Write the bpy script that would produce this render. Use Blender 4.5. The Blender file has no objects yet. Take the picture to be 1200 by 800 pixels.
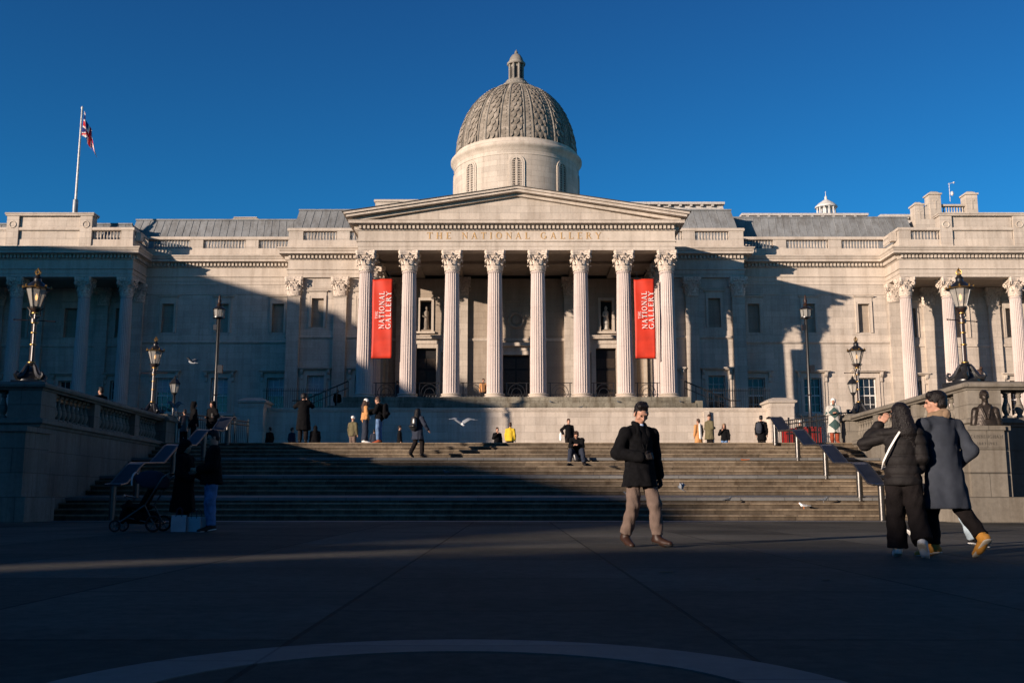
import bpy, math, random
import numpy as np
from mathutils import Vector, Matrix
random.seed(7); rng = np.random.default_rng(7)
scene = bpy.context.scene
col = scene.collection
PI = math.pi
R = math.radians

# ------------------------------------------------------------------ materials
MATS = {}
def new_mat(name):
    m = bpy.data.materials.new(name); m.use_nodes = True
    nt = m.node_tree; b = nt.nodes['Principled BSDF']
    MATS[name] = m
    return m, nt, b
def node(nt, t, **kw):
    n = nt.nodes.new(t)
    for k, v in kw.items():
        if k in n.inputs: n.inputs[k].default_value = v
        else: setattr(n, k, v)
    return n
def ramp(nt, fac, stops):
    r = nt.nodes.new('ShaderNodeValToRGB')
    e = r.color_ramp.elements
    while len(e) < len(stops): e.new(0.5)
    for i, (p, c) in enumerate(stops):
        e[i].position = p
        e[i].color = (c[0], c[1], c[2], 1) if isinstance(c, tuple) else (c, c, c, 1)
    nt.links.new(fac, r.inputs[0])
    return r.outputs[0]
def mul(nt, a, b, f=1.0):
    m = nt.nodes.new('ShaderNodeMix'); m.data_type = 'RGBA'; m.blend_type = 'MULTIPLY'
    m.inputs[0].default_value = f
    nt.links.new(a, m.inputs[6]); nt.links.new(b, m.inputs[7])
    return m.outputs[2]
def simple(name, colr, rough=0.8, metal=0.0, noise=0.25, scale=8.0, bump=0.0, bscale=60.0, spec=0.3):
    m, nt, b = new_mat(name)
    b.inputs['Roughness'].default_value = rough
    b.inputs['Metallic'].default_value = metal
    b.inputs['Specular IOR Level'].default_value = spec
    tc = nt.nodes.new('ShaderNodeTexCoord')
    n = node(nt, 'ShaderNodeTexNoise', Scale=scale, Detail=4.0)
    nt.links.new(tc.outputs['Object'], n.inputs['Vector'])
    lo = tuple(c * (1 - noise) for c in colr); hi = tuple(min(1, c * (1 + noise)) for c in colr)
    nt.links.new(ramp(nt, n.outputs['Fac'], [(0.3, lo), (0.7, hi)]), b.inputs['Base Color'])
    if bump:
        n2 = node(nt, 'ShaderNodeTexNoise', Scale=bscale, Detail=3.0)
        nt.links.new(tc.outputs['Object'], n2.inputs['Vector'])
        bp = node(nt, 'ShaderNodeBump', Strength=bump, Distance=0.02)
        nt.links.new(n2.outputs['Fac'], bp.inputs['Height']); nt.links.new(bp.outputs[0], b.inputs['Normal'])
    return m
def masonry(name, colr, bw, bh, mortar=0.012, flat=False, rough=0.85, vary=0.16, stain=0.5, jd=0.6, streak=True, spec=0.25, bump=0.5):
    """jointed stone: blocks in world (x+y, z) for walls or (x, y) for paving"""
    m, nt, b = new_mat(name)
    b.inputs['Roughness'].default_value = rough
    b.inputs['Specular IOR Level'].default_value = spec
    L = nt.links
    tc = nt.nodes.new('ShaderNodeNewGeometry')
    sp = nt.nodes.new('ShaderNodeSeparateXYZ'); L.new(tc.outputs['Position'], sp.inputs[0])
    cb = nt.nodes.new('ShaderNodeCombineXYZ')
    if flat:
        of = nt.nodes.new('ShaderNodeMath'); of.operation = 'ADD'; of.inputs[1].default_value = 0.98
        L.new(sp.outputs[0], of.inputs[0]); L.new(of.outputs[0], cb.inputs[1]); L.new(sp.outputs[1], cb.inputs[0])
    else:
        a = nt.nodes.new('ShaderNodeMath'); a.operation = 'ADD'
        L.new(sp.outputs[0], a.inputs[0]); L.new(sp.outputs[1], a.inputs[1])
        L.new(a.outputs[0], cb.inputs[0]); L.new(sp.outputs[2], cb.inputs[1])
    br = nt.nodes.new('ShaderNodeTexBrick')
    br.inputs['Scale'].default_value = 1.0
    br.inputs['Brick Width'].default_value = bw; br.inputs['Row Height'].default_value = bh
    br.inputs['Mortar Size'].default_value = mortar; br.inputs['Mortar Smooth'].default_value = 0.3
    br.offset = 0.5
    br.inputs['Color1'].default_value = (1 - vary,) * 3 + (1,)
    br.inputs['Color2'].default_value = (1, 1, 1, 1)
    br.inputs['Mortar'].default_value = (jd, jd, jd, 1)
    L.new(cb.outputs[0], br.inputs['Vector'])
    n1 = node(nt, 'ShaderNodeTexNoise', Scale=0.35, Detail=6.0, Roughness=0.65)
    L.new(tc.outputs['Position'], n1.inputs['Vector'])
    c = ramp(nt, n1.outputs['Fac'], [(0.3, tuple(x * (1 - stain * 0.55) for x in colr)), (0.68, colr)])
    c = mul(nt, c, br.outputs['Color'])
    n2 = node(nt, 'ShaderNodeTexNoise', Scale=9.0, Detail=6.0, Roughness=0.7)
    L.new(tc.outputs['Position'], n2.inputs['Vector'])
    c = mul(nt, c, ramp(nt, n2.outputs['Fac'], [(0.3, 1 - stain * 0.4), (0.62, 1.0)]))
    if streak:
        mp = nt.nodes.new('ShaderNodeMapping'); mp.inputs['Scale'].default_value = (2.2, 2.2, 0.18)
        L.new(tc.outputs['Position'], mp.inputs[0])
        n3 = node(nt, 'ShaderNodeTexNoise', Scale=1.0, Detail=5.0, Roughness=0.7)
        L.new(mp.outputs[0], n3.inputs['Vector'])
        c = mul(nt, c, ramp(nt, n3.outputs['Fac'], [(0.32, (1 - stain * 0.55, 1 - stain * 0.6, 1 - stain * 0.65)), (0.56, (1.0, 1.0, 1.0))]))
    L.new(c, b.inputs['Base Color'])
    bp = node(nt, 'ShaderNodeBump', Strength=bump, Distance=0.015)
    ad = nt.nodes.new('ShaderNodeMath'); ad.operation = 'ADD'
    ml = nt.nodes.new('ShaderNodeMath'); ml.operation = 'MULTIPLY'; ml.inputs[1].default_value = 0.35
    L.new(n2.outputs['Fac'], ml.inputs[0]); L.new(ml.outputs[0], ad.inputs[0])
    iv = nt.nodes.new('ShaderNodeMath'); iv.operation = 'SUBTRACT'; iv.inputs[0].default_value = 1.0
    L.new(br.outputs['Fac'], iv.inputs[1]); L.new(iv.outputs[0], ad.inputs[1])
    L.new(ad.outputs[0], bp.inputs['Height']); L.new(bp.outputs[0], b.inputs['Normal'])
    return m
masonry('stone', (0.59, 0.515, 0.435), 1.35, 0.46, mortar=0.010, jd=0.70, stain=0.38, vary=0.17)
masonry('stone_trim', (0.61, 0.53, 0.445), 1.9, 5.0, mortar=0.006, jd=0.80, stain=0.38, vary=0.10)
masonry('stone_shaft', (0.57, 0.485, 0.445), 50.0, 2.6, mortar=0.008, jd=0.82, stain=0.3, vary=0.05)
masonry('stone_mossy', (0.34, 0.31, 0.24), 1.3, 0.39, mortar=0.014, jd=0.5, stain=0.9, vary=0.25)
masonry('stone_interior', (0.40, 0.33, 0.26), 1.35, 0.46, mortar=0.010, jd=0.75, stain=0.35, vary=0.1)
masonry('granite_wall', (0.26, 0.232, 0.19), 1.7, 0.62, mortar=0.012, jd=0.55, stain=0.55, vary=0.14)
masonry('granite_nosing', (0.37, 0.29, 0.20), 1.55, 50.0, mortar=0.010, jd=0.5, stain=0.8, vary=0.3, rough=0.7)
masonry('granite_step', (0.20, 0.155, 0.108), 1.55, 50.0, mortar=0.012, jd=0.45, stain=0.95, vary=0.35, rough=0.8)
masonry('granite_landing', (0.20, 0.20, 0.195), 0.9, 1.25, flat=True, mortar=0.012, jd=0.5, stain=0.5, vary=0.2, rough=0.55, streak=False)
masonry('paving', (0.165, 0.155, 0.130), 2.3, 1.93, flat=True, mortar=0.016, jd=0.30, stain=1.0, vary=0.42, rough=0.85, streak=False, spec=0.08, bump=0.6)
masonry('paving_light', (0.215, 0.205, 0.185), 0.8, 50.0, flat=True, mortar=0.008, jd=0.5, stain=0.5, vary=0.2, rough=0.7, streak=False)
masonry('lead_roof', (0.27, 0.28, 0.285), 6.2, 50.0, mortar=0.02, jd=0.8, stain=0.6, vary=0.08, rough=0.6)
masonry('backdrop_stone', (0.33, 0.30, 0.26), 1.3, 0.5, stain=0.5)
def dome_mat():
    m, nt, b = new_mat('dome_stone')
    b.inputs['Roughness'].default_value = 0.9
    g = nt.nodes.new('ShaderNodeNewGeometry')
    n = node(nt, 'ShaderNodeTexNoise', Scale=1.6, Detail=8.0, Roughness=0.75)
    nt.links.new(g.outputs['Position'], n.inputs['Vector'])
    c = ramp(nt, n.outputs['Fac'], [(0.36, (0.12, 0.10, 0.08)), (0.5, (0.21, 0.18, 0.145)), (0.64, (0.35, 0.30, 0.25))])
    nt.links.new(c, b.inputs['Base Color'])
    return m
dome_mat()
simple('capital_stone', (0.52, 0.44, 0.365), 0.85, noise=0.35, scale=6)
simple('sculpture_stone', (0.52, 0.48, 0.42), 0.8)
simple('zinc', (0.24, 0.255, 0.27), 0.5, 0.3, noise=0.2, scale=2)
simple('roof_render', (0.42, 0.39, 0.36), 0.8)
simple('white_metal', (0.55, 0.54, 0.52), 0.45)
simple('iron', (0.012, 0.012, 0.013), 0.35, noise=0.3, spec=0.6)
simple('iron_brown', (0.022, 0.012, 0.010), 0.4, noise=0.3, spec=0.7)
simple('gold', (0.36, 0.22, 0.07), 0.45, 0.85, noise=0.15)
simple('gold_letter', (0.56, 0.35, 0.15), 0.45, 0.3, noise=0.15)
simple('bronze', (0.030, 0.023, 0.018), 0.45, 0.4, noise=0.45, scale=9)
simple('steel', (0.11, 0.105, 0.10), 0.36, 0.9, noise=0.15)
simple('rail_plate', (0.022, 0.024, 0.03), 0.3, 0.25, noise=0.3, scale=3)
simple('door_black', (0.008, 0.007, 0.007), 0.5)
simple('dark_timber', (0.03, 0.022, 0.016), 0.45)
simple('sash_white', (0.62, 0.61, 0.58), 0.5)
simple('blind', (0.34, 0.36, 0.38), 0.7, noise=0.1)
simple('banner_red', (0.50, 0.032, 0.012), 0.6, noise=0.2, scale=1.2)
simple('letter_white', (0.75, 0.72, 0.68), 0.6, noise=0.03)
simple('letter_engraved', (0.10, 0.09, 0.075), 0.9)
simple('bitumen', (0.05, 0.045, 0.04), 0.7)
simple('skin', (0.38, 0.205, 0.14), 0.5, noise=0.08, scale=20)
simple('skin_tan', (0.40, 0.20, 0.125), 0.5, noise=0.08, scale=20)
simple('eye', (0.02, 0.015, 0.012), 0.2)
simple('hair_black', (0.007, 0.005, 0.005), 0.5, noise=0.5, scale=60, bump=0.6, bscale=90)
simple('hair_brown', (0.045, 0.022, 0.013), 0.5, noise=0.5, scale=60, bump=0.6, bscale=90)
simple('wool_black', (0.0055, 0.0055, 0.0065), 0.95, noise=0.35, scale=25, bump=0.5, bscale=120, spec=0.1)
simple('puffer_black', (0.0065, 0.005, 0.005), 0.75, noise=0.3, scale=10, bump=0.3, bscale=25)
simple('trouser_black', (0.011, 0.009, 0.009), 0.9, noise=0.3, bump=0.4, bscale=50, spec=0.1)
simple('coat_grey', (0.036, 0.042, 0.055), 0.95, noise=0.10, scale=14, bump=0.5, bscale=150, spec=0.1)
simple('collar_tan', (0.20, 0.135, 0.085), 0.95, noise=0.2)
simple('chino', (0.125, 0.090, 0.074), 0.9, noise=0.15, scale=14, bump=0.4, bscale=70, spec=0.15)
simple('denim', (0.10, 0.17, 0.30), 0.9, noise=0.3, scale=10, bump=0.4, bscale=60, spec=0.15)
simple('denim_pale', (0.34, 0.42, 0.48), 0.9, noise=0.25, scale=10, bump=0.4, bscale=60, spec=0.15)
simple('leather_brown', (0.025, 0.011, 0.007), 0.5, noise=0.3)
simple('boot_tan', (0.60, 0.27, 0.045), 0.6, noise=0.15)
simple('sole_cream', (0.62, 0.55, 0.43), 0.7)
simple('white_cloth', (0.72, 0.70, 0.66), 0.8, noise=0.06)
simple('shirt_blue', (0.35, 0.45, 0.62), 0.8)
simple('jacket_tan', (0.45, 0.22, 0.085), 0.9, noise=0.15)
simple('jacket_yellow', (0.52, 0.35, 0.02), 0.85, noise=0.15)
simple('jacket_olive', (0.10, 0.085, 0.045), 0.9, noise=0.2)
simple('jacket_navy', (0.015, 0.02, 0.035), 0.85, noise=0.2)
simple('cloth_red', (0.24, 0.012, 0.010), 0.8)
simple('cloth_rust', (0.24, 0.05, 0.02), 0.8)
simple('cloth_green', (0.025, 0.085, 0.07), 0.85)
simple('rubber', (0.012, 0.012, 0.012), 0.8)
simple('gull_white', (0.75, 0.75, 0.74), 0.7)
simple('gull_grey', (0.25, 0.27, 0.30), 0.7)
simple('pigeon_grey', (0.10, 0.11, 0.125), 0.7, noise=0.4, scale=12)
simple('litter_orange', (0.60, 0.18, 0.05), 0.6)
simple('flag_red', (0.55, 0.02, 0.03), 0.7, noise=0.05)
simple('flag_blue', (0.012, 0.025, 0.16), 0.7, noise=0.05)
def checked():
    m, nt, b = new_mat('checked_wool'); b.inputs['Roughness'].default_value = 0.9
    tc = nt.nodes.new('ShaderNodeTexCoord'); mp = nt.nodes.new('ShaderNodeMapping')
    mp.inputs['Rotation'].default_value = (0, R(45), 0)
    nt.links.new(tc.outputs['Object'], mp.inputs[0])
    v = nt.nodes.new('ShaderNodeTexChecker'); v.inputs['Scale'].default_value = 3.0
    v.inputs['Color1'].default_value = (0.42, 0.40, 0.36, 1); v.inputs['Color2'].default_value = (0.03, 0.065, 0.06, 1)
    nt.links.new(mp.outputs[0], v.inputs['Vector']); nt.links.new(v.outputs['Color'], b.inputs['Base Color'])
checked()
def glass_pane():
    m, nt, b = new_mat('window_glass')
    b.inputs['Base Color'].default_value = (0.012, 0.015, 0.02, 1); b.inputs['Roughness'].default_value = 0.04
    b.inputs['Specular IOR Level'].default_value = 0.5
    tc = nt.nodes.new('ShaderNodeTexCoord')
    n = node(nt, 'ShaderNodeTexNoise', Scale=1.7, Detail=1.0); nt.links.new(tc.outputs['Object'], n.inputs['Vector'])
    bp = node(nt, 'ShaderNodeBump', Strength=0.15, Distance=0.03); nt.links.new(n.outputs['Fac'], bp.inputs['Height'])
    nt.links.new(bp.outputs[0], b.inputs['Normal'])
    m, nt, b = new_mat('lantern_glass')
    b.inputs['Base Color'].default_value = (0.75, 0.72, 0.66, 1); b.inputs['Roughness'].default_value = 0.15
    tr = nt.nodes.new('ShaderNodeBsdfTransparent'); mx = nt.nodes.new('ShaderNodeMixShader'); mx.inputs[0].default_value = 0.30
    tr.inputs[0].default_value = (0.8, 0.78, 0.74, 1)
    out = nt.nodes['Material Output']
    nt.links.new(tr.outputs[0], mx.inputs[1]); nt.links.new(b.outputs[0], mx.inputs[2]); nt.links.new(mx.outputs[0], out.inputs[0])
    m, nt, b = new_mat('lamp_mantle')
    b.inputs['Base Color'].default_value = (0.9, 0.7, 0.45, 1)
    b.inputs['Emission Color'].default_value = (1.0, 0.45, 0.14, 1); b.inputs['Emission Strength'].default_value = 1.6
glass_pane()

# ------------------------------------------------------------------ mesh builder
class MB:
    def __init__(s): s.v = []; s.f = []; s.m = []; s.mi = 0
    def face(s, idx): s.f.append(tuple(idx)); s.m.append(s.mi)
    def add(s, vs, fs):
        o = len(s.v); s.v += [tuple(p) for p in vs]
        for f in fs: s.face([o + i for i in f])
    def box(s, x0, x1, y0, y1, z0, z1):
        if x0 > x1: x0, x1 = x1, x0
        if y0 > y1: y0, y1 = y1, y0
        if z0 > z1: z0, z1 = z1, z0
        s.add([(x0,y0,z0),(x1,y0,z0),(x1,y1,z0),(x0,y1,z0),(x0,y0,z1),(x1,y0,z1),(x1,y1,z1),(x0,y1,z1)],
              [(0,3,2,1),(4,5,6,7),(0,1,5,4),(1,2,6,5),(2,3,7,6),(3,0,4,7)])
        return s
    def prism(s, poly, y0, y1):
        """poly in (x,z), extruded along y"""
        n = len(poly)
        s.add([(x, y0, z) for x, z in poly] + [(x, y1, z) for x, z in poly],
              [tuple(range(n)), tuple(range(2*n-1, n-1, -1))] + [(i, n+i, n+(i+1) % n, (i+1) % n) for i in range(n)])
        return s
    def prismx(s, poly, x0, x1):
        """poly in (y,z), extruded along x"""
        n = len(poly)
        s.add([(x0, y, z) for y, z in poly] + [(x1, y, z) for y, z in poly],
              [tuple(range(n-1, -1, -1)), tuple(range(n, 2*n))] + [(i, (i+1) % n, n+(i+1) % n, n+i) for i in range(n)])
        return s
    def lathe(s, prof, cx=0, cy=0, n=16, cz=0, fn=None, a0=0.0, cap=True):
        o = len(s.v)
        for (r, z) in prof:
            for k in range(n):
                a = a0 + 2*PI*k/n; rr = r*(fn(a, z) if fn else 1)
                s.v.append((cx + rr*math.cos(a), cy + rr*math.sin(a), cz + z))
        for j in range(len(prof)-1):
            for k in range(n):
                k2 = (k+1) % n
                s.face((o+j*n+k, o+j*n+k2, o+(j+1)*n+k2, o+(j+1)*n+k))
        if cap:
            s.face([o+k for k in range(n-1, -1, -1)]); s.face([o+(len(prof)-1)*n+k for k in range(n)])
        return s
    def tube(s, pts, r, n=8, closed=False):
        pts = [Vector(p) for p in pts]; o = len(s.v); m = len(pts)
        rs = r if isinstance(r, (list, tuple)) else [r]*m
        prev = None
        for i, p in enumerate(pts):
            if closed: t = (pts[(i+1) % m] - pts[i-1])
            else: t = pts[min(i+1, m-1)] - pts[max(i-1, 0)]
            t.normalize()
            up = Vector((0, 0, 1)) if abs(t.z) < 0.9 else Vector((0, 1, 0))
            if prev is not None:
                u = (prev - t*prev.dot(t))
                if u.length < 1e-4: u = t.cross(up)
                u.normalize()
            else: u = t.cross(up).normalized()
            prev = u; w = t.cross(u)
            for k in range(n):
                a = 2*PI*k/n
                s.v.append(tuple(p + (u*math.cos(a) + w*math.sin(a))*rs[i]))
        for i in range(m if closed else m-1):
            i2 = (i+1) % m
            for k in range(n):
                k2 = (k+1) % n
                s.face((o+i*n+k, o+i*n+k2, o+i2*n+k2, o+i2*n+k))
        if not closed:
            s.face([o+k for k in range(n-1, -1, -1)]); s.face([o+(m-1)*n+k for k in range(n)])
        return s
    def sweep(s, path, prof):
        """path: (x,y) polyline; prof: (outward, z); outward is to the right of travel"""
        n = len(path); o = len(s.v); np_ = len(prof)
        for i, p in enumerate(path):
            def nrm(a, b):
                d = Vector((b[0]-a[0], b[1]-a[1])).normalized(); return Vector((d.y, -d.x))
            if i == 0: mt = nrm(path[0], path[1])
            elif i == n-1: mt = nrm(path[-2], path[-1])
            else:
                a = nrm(path[i-1], p); b = nrm(p, path[i+1]); mt = (a+b); mt = mt / max(0.2, mt.dot(a))
            for (q, z) in prof: s.v.append((p[0]+mt.x*q, p[1]+mt.y*q, z))
        for i in range(n-1):
            for j in range(np_-1):
                s.face((o+i*np_+j, o+(i+1)*np_+j, o+(i+1)*np_+j+1, o+i*np_+j+1))
        s.face([o+j for j in range(np_)]); s.face([o+(n-1)*np_+j for j in range(np_-1, -1, -1)])
        return s
    def build(s, name, mat, parent=None, smooth=False, off=None, loc=None):
        me = bpy.data.meshes.new(name)
        v = s.v
        if off is not None: v = [(a-off[0], b-off[1], c-off[2]) for a, b, c in v]
        me.from_pydata(v, [], s.f)
        mats = mat if isinstance(mat, (list, tuple)) else [mat]
        for k in mats: me.materials.append(MATS[k])
        if len(mats) > 1: me.polygons.foreach_set('material_index', s.m)
        if smooth: me.polygons.foreach_set('use_smooth', [True]*len(me.polygons))
        if smooth == 'auto':
            pass
        me.update()
        ob = bpy.data.objects.new(name, me); col.objects.link(ob)
        if parent: ob.parent = parent
        if loc: ob.location = loc
        return ob
def autosmooth(ob, deg=35):
    me = ob.data
    me.polygons.foreach_set('use_smooth', [True]*len(me.polygons))
    me.set_sharp_from_angle(angle=R(deg))
    return ob
def empty(name, loc=(0, 0, 0), rz=0.0):
    o = bpy.data.objects.new(name, None); col.objects.link(o)
    o.location = loc; o.rotation_euler = (0, 0, rz); o.empty_display_size = 0.3
    return o
def tag(o, label, cat, group=None):
    o['label'] = label; o['category'] = cat
    if group: o['group'] = group
    return o
def structure(o, lab=None):
    o['kind'] = 'structure'
    if lab: o['label'] = lab
    return o
def copy_tree(o, parent=None, loc=None, rz=None):
    c = o.copy(); col.objects.link(c); c.parent = parent
    if loc is not None: c.location = loc
    if rz is not None: c.rotation_euler = (0, 0, rz)
    for ch in list(o.children): copy_tree(ch, c)
    return c
# ------------------------------------------------------------------ serif lettering
T, t_ = 0.17, 0.075
def arc(cx, cy, rx, ry, a0, a1, n=10, thick=None):
    out = []
    for i in range(n):
        a = R(a0 + (a1-a0)*i/n); b = R(a0 + (a1-a0)*(i+1)/n)
        w = lambda q: t_ + (T-t_)*abs(math.cos(q))
        pa = (cx+rx*math.cos(a), cy+ry*math.sin(a)); pb = (cx+rx*math.cos(b), cy+ry*math.sin(b))
        ia = (cx+(rx-w(a))*math.cos(a), cy+(ry-t_*1.1)*math.sin(a)); ib = (cx+(rx-w(b))*math.cos(b), cy+(ry-t_*1.1)*math.sin(b))
        out.append([pa, pb, ib, ia])
    return out
def rect(x0, y0, x1, y1): return [(x0, y0), (x1, y0), (x1, y1), (x0, y1)]
def diag(x0, y0, x1, y1, w): return [(x0, y0), (x0+w, y0), (x1+w, y1), (x1, y1)]
def stem(x, serif=True):
    s = [rect(x, 0, x+T, 1)]
    if serif: s += [rect(x-0.09, 0, x+T+0.09, 0.05), rect(x-0.09, 0.95, x+T+0.09, 1)]
    return s
GL = {
 'T': (0.86, [rect(0.35, 0, 0.35+T, 1), rect(0.25, 0, 0.62, 0.05), rect(0.02, 0.92, 0.85, 1), rect(0.02, 0.76, 0.07, 0.92), rect(0.80, 0.76, 0.85, 0.92)]),
 'H': (0.98, stem(0.12) + stem(0.70) + [rect(0.2, 0.47, 0.75, 0.55)]),
 'E': (0.78, stem(0.12) + [rect(0.2, 0.0, 0.74, 0.08), rect(0.2, 0.92, 0.72, 1), rect(0.2, 0.48, 0.58, 0.55), rect(0.68, 0, 0.74, 0.22), rect(0.66, 0.8, 0.72, 1)]),
 'N': (1.02, [rect(0.16, 0, 0.16+t_, 1), rect(0.82, 0, 0.82+t_, 1), diag(0.82, 0, 0.10, 1, T), rect(0.05, 0, 0.34, 0.05), rect(0.72, 0.95, 1.0, 1), rect(0.02, 0.95, 0.2, 1)]),
 'A': (0.96, [diag(0.06, 0, 0.42, 1, t_), diag(0.70, 0, 0.36, 1, T), rect(0.22, 0.30, 0.75, 0.37), rect(-0.02, 0, 0.24, 0.05), rect(0.62, 0, 0.97, 0.05)]),
 'I': (0.42, stem(0.12)),
 'O': (1.02, arc(0.5, 0.5, 0.47, 0.52, 0, 360, 20)),
 'L': (0.78, stem(0.12) + [rect(0.2, 0.0, 0.74, 0.08), rect(0.68, 0, 0.74, 0.24)]),
 'G': (1.0, arc(0.5, 0.5, 0.47, 0.52, 45, 330, 16) + [rect(0.76, 0.06, 0.76+T, 0.42), rect(0.62, 0.39, 1.0, 0.44)]),
 'R': (0.92, stem(0.12) + arc(0.38, 0.74, 0.34, 0.26, -90, 90, 8) + [rect(0.2, 0.93, 0.4, 1), rect(0.2, 0.48, 0.4, 0.55), diag(0.74, 0, 0.40, 0.5, T), rect(0.78, 0, 0.98, 0.05)]),
 'Y': (0.92, [rect(0.38, 0, 0.38+T, 0.5), rect(0.28, 0, 0.65, 0.05), diag(0.38, 0.46, 0.04, 1, T), diag(0.46, 0.46, 0.80, 1, t_), rect(-0.04, 0.95, 0.26, 1), rect(0.68, 0.95, 0.95, 1)]),
 'C': (0.95, arc(0.5, 0.5, 0.47, 0.52, 45, 315, 16)),
 'U': (0.95, [rect(0.1, 0.35, 0.1+T, 1), rect(0.76, 0.35, 0.76+t_, 1)] + arc(0.465, 0.36, 0.365, 0.38, 180, 360, 10)),
 'M': (1.15, [rect(0.12, 0, 0.12+t_, 1), rect(0.92, 0, 0.92+T, 1), diag(0.52, 0.1, 0.10, 1, T), diag(0.54, 0.1, 0.94, 1, t_)]),
 '1': (0.45, [rect(0.15, 0, 0.15+T, 1)]),
 '8': (0.8, arc(0.38, 0.74, 0.27, 0.26, 0, 360, 12) + arc(0.38, 0.26, 0.32, 0.28, 0, 360, 12)),
 '3': (0.75, arc(0.34, 0.74, 0.27, 0.26, -90, 140, 10) + arc(0.34, 0.27, 0.30, 0.28, -140, 90, 10)),
 '9': (0.8, arc(0.38, 0.68, 0.30, 0.32, 0, 360, 12) + [diag(0.25, 0, 0.52, 0.55, T)]),
 '6': (0.8, arc(0.38, 0.32, 0.30, 0.32, 0, 360, 12) + [diag(0.12, 0.4, 0.40, 1, T)]),
 '-': (0.5, [rect(0.08, 0.44, 0.42, 0.52)]),
 '.': (0.3, [rect(0.1, 0, 0.22, 0.12)]),
 ' ': (0.55, [])}
def text_polys(txt, h, track=0.2):
    x = 0; out = []
    for ch in txt:
        w, ps = GL[ch]
        for p in ps: out.append([((x+a)*h, b*h) for a, b in p])
        x += w + track
    return out, (x-track)*h
def letters(mb, txt, fit0, fit1, base, h, y, depth=0.02, track=0.2, vertical=False):
    """text on a face toward -Y. horizontal: from x=fit0 to fit1, baseline z=base.
       vertical: reads upward from z=fit0 to fit1, baseline at x=base (letters lean left)"""
    ps, w = text_polys(txt, h, track); k = (fit1-fit0)/w
    for i, p in enumerate(ps):
        yy = y - depth - 0.0006*(i % 9)
        if vertical: q = [(base - b, fit0 + a*k) for a, b in p]
        else: q = [(fit0 + a*k, base + b) for a, b in p]
        mb.prism(q, yy, y + 0.004)
# ------------------------------------------------------------------ world, sun, camera
SUN = Vector((1.23, 1.0, -0.29)).normalized()
world = bpy.data.worlds.new("World"); scene.world = world; world.use_nodes = True
wn = world.node_tree; bg = wn.nodes['Background']
sky = wn.nodes.new('ShaderNodeTexSky'); sky.sky_type = 'NISHITA'; sky.sun_disc = False
sky.sun_elevation = R(10.4); sky.sun_rotation = math.atan2(-1.23, -1.0) % (2*PI)
sky.altitude = 2500; sky.air_density = 1.0; sky.dust_density = 0.0; sky.ozone_density = 3.0
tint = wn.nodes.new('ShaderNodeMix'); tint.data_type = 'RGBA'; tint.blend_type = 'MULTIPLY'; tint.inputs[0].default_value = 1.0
# deep winter sky: the blue darkens quickly towards the zenith
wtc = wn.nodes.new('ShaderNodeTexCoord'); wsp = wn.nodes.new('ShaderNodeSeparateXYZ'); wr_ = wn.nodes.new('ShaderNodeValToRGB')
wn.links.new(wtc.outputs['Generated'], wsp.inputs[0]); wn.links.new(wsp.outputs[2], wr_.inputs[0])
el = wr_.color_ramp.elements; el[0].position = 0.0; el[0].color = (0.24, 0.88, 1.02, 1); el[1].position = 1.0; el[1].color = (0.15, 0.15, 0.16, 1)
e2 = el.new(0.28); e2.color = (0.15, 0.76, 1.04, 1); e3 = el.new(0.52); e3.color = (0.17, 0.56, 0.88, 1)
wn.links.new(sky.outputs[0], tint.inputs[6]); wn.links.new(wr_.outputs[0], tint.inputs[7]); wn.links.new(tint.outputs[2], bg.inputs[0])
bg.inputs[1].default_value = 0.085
sl = bpy.data.lights.new('sun', 'SUN'); sl.energy = 5.0; sl.angle = R(0.6); sl.color = (1.0, 0.82, 0.67)
so = bpy.data.objects.new('sun', sl); col.objects.link(so); so.location = (-60, -50, 40)
so.rotation_euler = SUN.to_track_quat('-Z', 'Y').to_euler()
cam = bpy.data.cameras.new('camera'); co = bpy.data.objects.new('camera', cam); col.objects.link(co)
co.location = (0, 0, 0.63); co.rotation_euler = (PI/2 + math.atan(182/1167), 0, 0)
cam.sensor_width = 36; cam.lens = 36*1167/1200; cam.clip_end = 2000; cam.clip_start = 0.05
scene.camera = co
scene.view_settings.view_transform = 'Standard'; scene.view_settings.look = 'None'
scene.view_settings.exposure = 0.65; scene.view_settings.gamma = 1.0
scene.render.resolution_x = 1024; scene.render.resolution_y = 682
scene.render.engine = 'CYCLES'

# ------------------------------------------------------------------ ground, steps, terrace
ZT = 2.70; YB = 27.2
XL, XR = -12.75, 12.35
SPLAY = 0.058      # the flanking walls open outwards a little towards the terrace
mb = MB(); mb.add([(-400, -300, 0), (400, -300, 0), (400, 600, 0), (-400, 600, 0)], [(0, 1, 2, 3)])
structure(mb.build('ground', 'paving'))
# curved light inlay in the paving
mb = MB(); N = 96; o = []
for k in range(N):
    a = 2*PI*k/N
    for r in (1.08, 1.42): mb.v.append((-0.22 + r*math.cos(a), 3.17 + r*math.sin(a), 0.004))
for k in range(N):
    k2 = (k+1) % N; mb.face((2*k, 2*k+1, 2*k2+1, 2*k2))
for i in (0, 1):
    o = len(mb.v); mb.v += [(x, y, -0.01) for x, y, z in mb.v[i:2*N:2]]
    for k in range(N):
        k2 = (k+1) % N; mb.face((2*k+i, 2*k2+i, o+k2, o+k))
structure(mb.build('paving_ring', 'paving_light'))
mb = MB(); mb.add([(-60, YB-1.3, 0.004), (XR, YB-1.3, 0.004), (XR, YB-0.01, 0.004), (-60, YB-0.01, 0.004)], [(0, 1, 2, 3)])
mb.add([(XR, 24.0, 0.004), (60, 24.0, 0.004), (60, 26.9, 0.004), (XR, 26.9, 0.004)], [(0, 1, 2, 3)])
structure(mb.build('paving_border', 'granite_landing'))
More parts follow.
